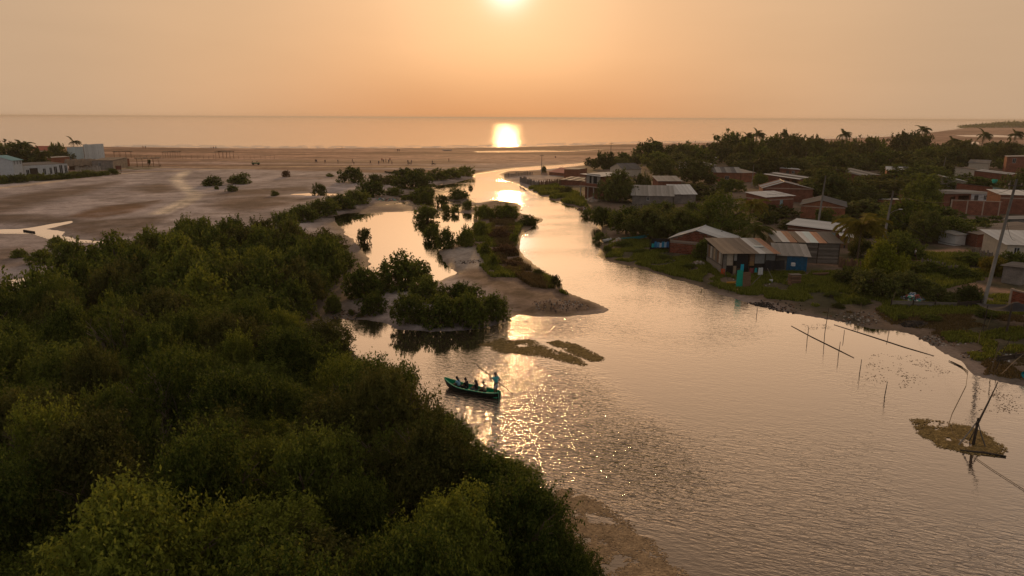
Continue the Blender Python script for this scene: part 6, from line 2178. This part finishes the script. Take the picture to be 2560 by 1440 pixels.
def crate_stack(label, px, py):
    g = G(px, py)
    root = empty('crate_stack', g, R(6), label, 'crate stack')
    for k in range(5):
        for y in (-.4, .4):
            MB().box(-.65, .65, y - .03, y + .03, .04 + k * .26, .25 + k * .26).build('slat', M_WOODB, root)
        for x in (-.65, .65):
            MB().box(x - .03, x + .03, -.37, .37, .04 + k * .26, .25 + k * .26).build('slat', M_WOODB, root)
    MB().box(-.72, .72, -.46, .46, 1.34, 1.38).build('lid', M_WOOD, root)


crate_stack('stack of brown wooden crates in front of the blue tarp', 1985, 712)
for k, (px, py, dx, dz, lb) in enumerate([(1872, 718, 1.6, 1.6, 'pole leaning on the brown door panel'), (1935, 704, -.9, 1.7, 'pole propping the black tarpaulin'), (1962, 706, .7, .9, 'short pole leaning on the crate stack'), (1822, 704, -.8, 1.5, 'pole leaning on the corner of the patchwork shack')]):
    g = G(px, py)
    tag(MB().tube([g + Vector((0, 0, -.05)), g + Vector((dx * .5, .1, dz * .5)), g + Vector((dx, .3, dz))], .035, 6).build('loose_pole', M_WOOD), lb, 'pole')


def basin(name, label, px, py, r, h, m, m2, cat, lng=1.0):
    g = G(px, py)
    b = MB()
    n = 16
    prof = [(.62, 0), (.92, .5), (1.0, 1.0), (.93, 1.0), (.85, .5), (.55, .12)]
    for q, z in prof:
        for i in range(n):
            a_ = 2 * math.pi * i / n
            b.v.append((math.cos(a_) * q * r * lng, math.sin(a_) * q * r, z * h))
    for j in range(len(prof) - 1):
        for i in range(n):
            b.f.append((j * n + i, j * n + (i + 1) % n, (j + 1) * n + (i + 1) % n, (j + 1) * n + i))
    b.f.append(tuple(reversed(range(n))))
    b.f.append(tuple((len(prof) - 1) * n + i for i in range(n)))
    o = b.build(name, m, loc=g, smooth=True)
    o.rotation_euler = (R(-12), 0, R(10))
    return tag(o, label, cat)


basin('yellow_tub', 'orange yellow tub lying on the grass beside the green cloth', 1828, 712, .5, .4, cm('yellow_tub', (.5, .24, .03)), None, 'tub', 1.2)
basin('brown_skiff', 'small brown tub boat on the grass right of the blue tarp', 2052, 690, .6, .45, M_WOODB, None, 'small boat', 1.9)
basin('white_bucket', 'white bucket in front of the crate stack', 1928, 706, .22, .4, cm('bucket_white', (.5, .5, .5)), None, 'bucket')
g = G(2560, 945)
tag(MB().tube([g + Vector((-.05, 0, .28)), g + Vector((.35, .05, .28)), g + Vector((.8, .1, .28))], [.28, .30, .28], 14).build('blue_drum', cm('drum_teal', (.01, .25, .30)), smooth=True), 'teal plastic drum lying at the right edge', 'drum')
basin('water_tank', 'green water tank on the roof of the pale green house', 2480, 492, .7, 1.0, cm('tank_green', (.03, .35, .26)), None, 'water tank')
bpy.data.objects['water_tank'].location.z += 3.6
bpy.data.objects['water_tank'].rotation_euler = (0, 0, 0)

# ------------------------------------------------------------------ the beach
def shelter(label, A, B, H, D, n, m=None):
    a, b_ = G(*A), G(*B)
    d = b_ - a
    d.z = 0
    L = d.length
    root = empty('beach_shelter', a, math.atan2(d.y, d.x), label, 'shelter', 'pole shelters on the beach')
    for i in range(n):
        for y in (0, D):
            MB().tube([(L * i / (n - 1), y, -.3), (L * i / (n - 1) + hrng.uniform(-.2, .2), y, H)], .07, 5).build('post', M_WOODB, root)
    for y in (-.2, D + .2):
        MB().tube([(-.5, y, H), (L * .5, y, H + .15), (L + .5, y, H)], .08, 5).build('beam', M_WOODB, root)
    rb = MB()
    for i in range(14):
        for j in range(5):
            rb.v.append((-.8 + (L + 1.6) * i / 13, -.6 + (D + 1.2) * j / 4, H + .25 + hrng.uniform(-.15, .2)))
    for i in range(13):
        for j in range(4):
            q = i * 5 + j
            rb.f.append((q, q + 5, q + 6, q + 1))
    rb.build('brush_roof', m or M_THATCH, root)


shelter('brush roofed shelter on the beach beside the panel fence', (288, 396), (330, 395), 3.0, 4, 4)
shelter('brush roofed shelter with a solid end in the middle of the left beach', (408, 396), (445, 396), 3.0, 4, 4)
shelter('brush roofed shelter farthest right on the beach', (540, 396), (576, 396), 3.2, 4, 5)
shelter('larger shelter nearest the road on the left shore', (343, 419), (398, 418), 3.4, 5, 5)
k = 0
for x in range(338, 690, 13):
    if 404 < x < 450 or 536 < x < 580: continue
    k += 1
    stake(x + hrng.uniform(-3, 3), 397, 388 + hrng.uniform(-2, 2), f'fence stake on the left beach, {nth(k)} from left',   .07, 0, M_WOODB, 'row of fence stakes on the left beach', 'fence_stake')
b = MB()
a, b_ = G(291, 432), G(303, 431)
root = empty('wooden_board_sign', a, 0, 'brown blank board on two legs by the hedge end', 'sign')
d = b_ - a
for q in (Vector((0, 0, 0)), d):
    MB().tube([q + Vector((0, 0, -.2)), q + Vector((0, 0, 2.6))], .1, 5).build('leg', M_WOODD, root)
MB().box(0, d.length, -.05, .05, 1.2, 2.6).build('board', mat('red_brown_board', (.14, .05, .035), .8, .2, 2), root)

# one walker and one sitter shape shared by the distant people on the beach
JS = standing(None, None, .14)
SH = {}
JS2 = seated(.05)
for key, JJ in (('stand', JS), ('sit', JS2)):
    SH[key] = [('body', skin_mesh('body_' + key, *make_body(JJ, False)))] + [(nm, skin_mesh(nm + '_' + key, V, E, rad, rt)) for nm, V, E, rad, rt, m in clothes(JJ, None, None)]
    for nm, me in SH[key]: me.materials.append(M_SKIN)
tops = [cl('black_cloth', (.015, .015, .018)), cl('beige_cloth', (.42, .30, .22)), cl('red_cloth', (.40, .06, .05)), cl('white_tee', (.55, .53, .5)), cl('navy_cloth', (.03, .04, .09)), cl('orange_tee', (.5, .16, .08))]


def beach_person(px, py, key='stand', t=0, label=None, group='people scattered over the beach'):
    g = G(px, py)
    root = empty('person', g, hrng.uniform(0, 6.28), label, 'person', group)
    for (nm, me), m in zip(SH[key], (M_SKIN, tops[t], tops[0] if t % 2 else tops[4])):
        o = link(me, nm, root, mat=m)
        o.scale = (1.15, 1.15, 1.1)
    return root


k = 0
for px, py, t in [(789, 408, 0), (792, 408, 4), (813, 409, 0), (845, 409, 4), (881, 407, 0), (885, 413, 1), (926, 411, 0), (947, 412, 4), (955, 405, 2), (959, 408, 0), (965, 406, 0), (972, 409, 4), (975, 404, 5), (980, 411, 0)]:
    k += 1
    beach_person(px, py, 'stand', t, f'tiny figure of the group playing on the open beach, {nth(k)} from left')
for px, py, t, key, lb in [(1122, 405, 2, 'stand', 'lone tiny figure right of the motorbikes on the beach'), (855, 372.5, 0, 'stand', 'tiny figure at the water line above the beach players'),
                           (358, 372, 5, 'stand', 'left one of two tiny figures at the water line near the panel fence'), (364, 372, 0, 'stand', 'right one of two tiny figures at the water line near the panel fence'),
                           (528, 373, 0, 'stand', 'left one of three tiny figures at the water line mid beach'), (534, 373, 2, 'stand', 'middle one of three tiny figures at the water line mid beach'), (540, 373, 0, 'stand', 'right one of three tiny figures at the water line mid beach'),
                           (994, 380, 0, 'stand', 'left one of two tiny figures far out above the beach players'), (998, 380, 4, 'stand', 'right one of two tiny figures far out above the beach players'),
                           (1388, 394, 0, 'sit', 'tiny seated figure on the sand right of the river mouth'), (374, 417, 4, 'stand', 'figure under the larger shelter near the road'), (401, 418, 1, 'stand', 'figure standing beside the larger shelter'),
                           (1738, 357.5, 0, 'stand', 'tiny figure at the water line above the far village trees'),
                           (2286, 652, 3, 'stand', 'person in a pale shirt walking on the dirt road right of the yellow green tree')]:
    beach_person(px, py, key, t, lb, None)


def motorbike(label, px, py, rz):
    root = empty('motorbike', G(px, py), rz, label, 'motorbike')
    for x in (-.65, .65):
        b = MB()
        pts = [Vector((x + math.cos(a_) * .3, 0, .32 + math.sin(a_) * .3)) for a_ in np.linspace(0, 2 * math.pi, 15)]
        b.tube(pts, .06, 6).build('wheel', M_NETB, root)
    MB().box(-.45, .3, -.12, .12, .35, .68).build('engine_body', M_DARK, root)
    MB().box(-.75, .05, -.13, .13, .72, .84).build('seat', M_NETB, root)
    MB().tube([(.62, 0, .35), (.42, 0, 1.0), (.35, 0, 1.08)], .05, 6).build('fork', M_TING, root)
    MB().tube([(.38, -.35, 1.1), (.38, .35, 1.1)], .03, 6).build('handlebar', M_TING, root)


motorbike('motorbike parked on the beach right of the players', 1024, 411, R(20))
motorbike('motorbike parked farther right near the far bush line', 1084, 412, R(-15))
beach_person(1020, 410, 'stand', 0, 'tiny figure beside the left motorbike on the beach', None)
beach_person(1029, 410, 'stand', 4, 'tiny figure right of the left motorbike on the beach', None)
beach_person(1081, 411, 'stand', 4, 'tiny figure beside the right motorbike on the beach', None)

root = empty('jeep', G(640, 412), R(12), 'small green open jeep parked on the beach', 'car')
MB().box(-1.7, 1.7, -.75, .75, .45, 1.0).build('body', mat('jeep_green', (.10, .16, .06), .5, .2, 2), root)
MB().box(-1.5, .5, -.7, .7, 1.7, 1.78).build('roof', mat('jeep_roof', (.30, .34, .24), .6, .2, 2), root)
MB().box(.55, .62, -.7, .7, 1.0, 1.7).build('windscreen', M_GLASS, root)
for x in (-1.45, .45):
    for y in (-.68, .68):
        MB().tube([(x, y, 1.0), (x, y, 1.7)], .05, 5).build('roof_post', M_DARK, root)
for x in (-1.1, 1.1):
    for y in (-.8, .8):
        MB().tube([(x, y - .12, .38), (x, y + .12, .38)], .38, 12).build('wheel', M_NETB, root)
for y in (-.5, .5):
    MB().tube([(1.70, y, .78), (1.74, y, .78)], .12, 8).build('headlight', M_WHITEW, root)


def rowboat(label, px, py, L, rz, m, z=0):
    g = G(px, py)
    b = MB()
    n, kk = 13, 7
    for inner in (0, 1):
        for i in range(n):
            t = -1 + 2 * i / (n - 1)
            w = (L * .16 - .05 * inner) * max(.03, 1 - abs(t) ** 2.4)
            sh, kl = .55 + .35 * t * t * t * t, .05 + .08 * inner + .25 * t ** 4
            for j in range(kk):
                a_ = math.pi * j / (kk - 1)
                b.v.append((t * L / 2 * (1 - .03 * inner), math.cos(a_) * w, sh - (sh - kl) * math.sin(a_)))
        o0 = inner * n * kk
        for i in range(n - 1):
            for j in range(kk - 1):
                q = o0 + i * kk + j
                b.f.append((q, q + 1, q + kk + 1, q + kk) if not inner else (q + kk, q + kk + 1, q + 1, q))
    root = empty('rowboat', g, rz, label, 'boat')
    b.build('hull', m, root, smooth=True)
    for t in (-.4, .25):
        MB().box(t * L / 2 - .12, t * L / 2 + .12, -L * .13, L * .13, .42, .46).build('thwart', M_WOODB, root)
    return root


rowboat('dark wooden boat pulled up left behind the far bush line', 985, 433, 7, R(10), M_WOODD)
rowboat('dark wooden boat pulled up right behind the far bush line', 1006, 431, 7, R(-12), M_WOODD)
rowboat('small white boat on the wet sand near the sea', 1118, 377, 6, R(5), cm('boat_white', (.6, .6, .6)))

# open concrete frame on the beach
g = G(2238, 366)
root = empty('concrete_frame', g, 0, 'open concrete frame with flat slab on the beach beside the tall palm', 'unfinished building')
dp = depth_of(g) / F
Wf = 55 * dp
for i in range(4):
    for y in (0, 8):
        MB().box(Wf * i / 3 - .2, Wf * i / 3 + .2, y - .2, y + .2, -.3, 6.0).build('column', M_CONC, root)
MB().box(-1, Wf + 1, -1, 9, 6.0, 6.4).build('slab', M_CONC, root)
MB().box(Wf * .45, Wf * .95, 4, 4.3, -.3, 2.6).build('wall_panel', M_WHITEW, root)

# ------------------------------------------------------------------ far headland
rng = np.random.default_rng(5)
sh = [P(2418, 318.5), P(2450, 314), P(2510, 311.5), P(2640, 311)]
V, Fq_, nrow = [], [], 34
a_, e_ = P(2416, 320), P(2700, 330)
L = 1500
hb = MB()
nx, ny = 60, 10
org = P(2414, 320)
for i in range(nx + 1):
    for j in range(ny + 1):
        u, v = i / nx, j / ny
        rd = Vector((org.x, org.y, 0)).normalized()
        x = org.x + u * 1300 + rd.x * (10 + v * 380)
        y = org.y + u * 320 + rd.y * (10 + v * 380)
        z = 15 * math.sin(math.pi * v) * min(1, u * 9) * (.55 + .45 * float(vnoise(np.array([u * 9.0]), np.array([v * 3.0]), 3)[0])) + .2
        hb.v.append((x, y, z))
for i in range(nx):
    for j in range(ny):
        q = i * (ny + 1) + j
        hb.f.append((q, q + ny + 1, q + ny + 2, q + 1))
tag(hb.build('headland', mat('headland_soil', (.10, .08, .05), .95, .3, .02)), kind='structure')
N_ = 16000
hv = np.array(hb.v).reshape(nx + 1, ny + 1, 3)
fi_, fj_ = rng.uniform(0, nx - .001, N_), rng.uniform(0, ny - .001, N_)
pp = hv[fi_.astype(int), fj_.astype(int)] + rng.uniform(-14, 14, (N_, 3)) * np.array([1, 1, 0])
pp[:, 2] += rng.uniform(.2, 5, N_)
ss = rng.uniform(1.2, 3.2, (N_, 1, 1))
V = (pp[:, None, :] + rng.normal(size=(N_, 3, 3)) * ss * .8).reshape(-1, 3)
tag(link(np_mesh('headland_wood', V, np.arange(N_ * 3).reshape(-1, 3), M_DTREE), 'headland_wood'), 'far wooded headland fading into haze at the right end of the coast', 'woodland', kind='stuff')

# ------------------------------------------------------------------ dusty air over the coast
hz = bpy.data.materials.new('dusty_air')
hz.use_nodes = True
hn, hl_ = hz.node_tree.nodes, hz.node_tree.links
hn.remove(hn['Principled BSDF'])
pv = hn.new('ShaderNodeVolumePrincipled')
pv.inputs['Color'].default_value = (.92, .86, .80, 1)
pv.inputs['Density'].default_value = .00010
pv.inputs['Anisotropy'].default_value = .35
hl_.new(pv.outputs[0], hn['Material Output'].inputs['Volume'])
tag(MB().box(-29000, 29000, -300, 45000, -2.2, 27).build('haze', hz), 'thin warm haze over the coast', 'haze', kind='stuff')
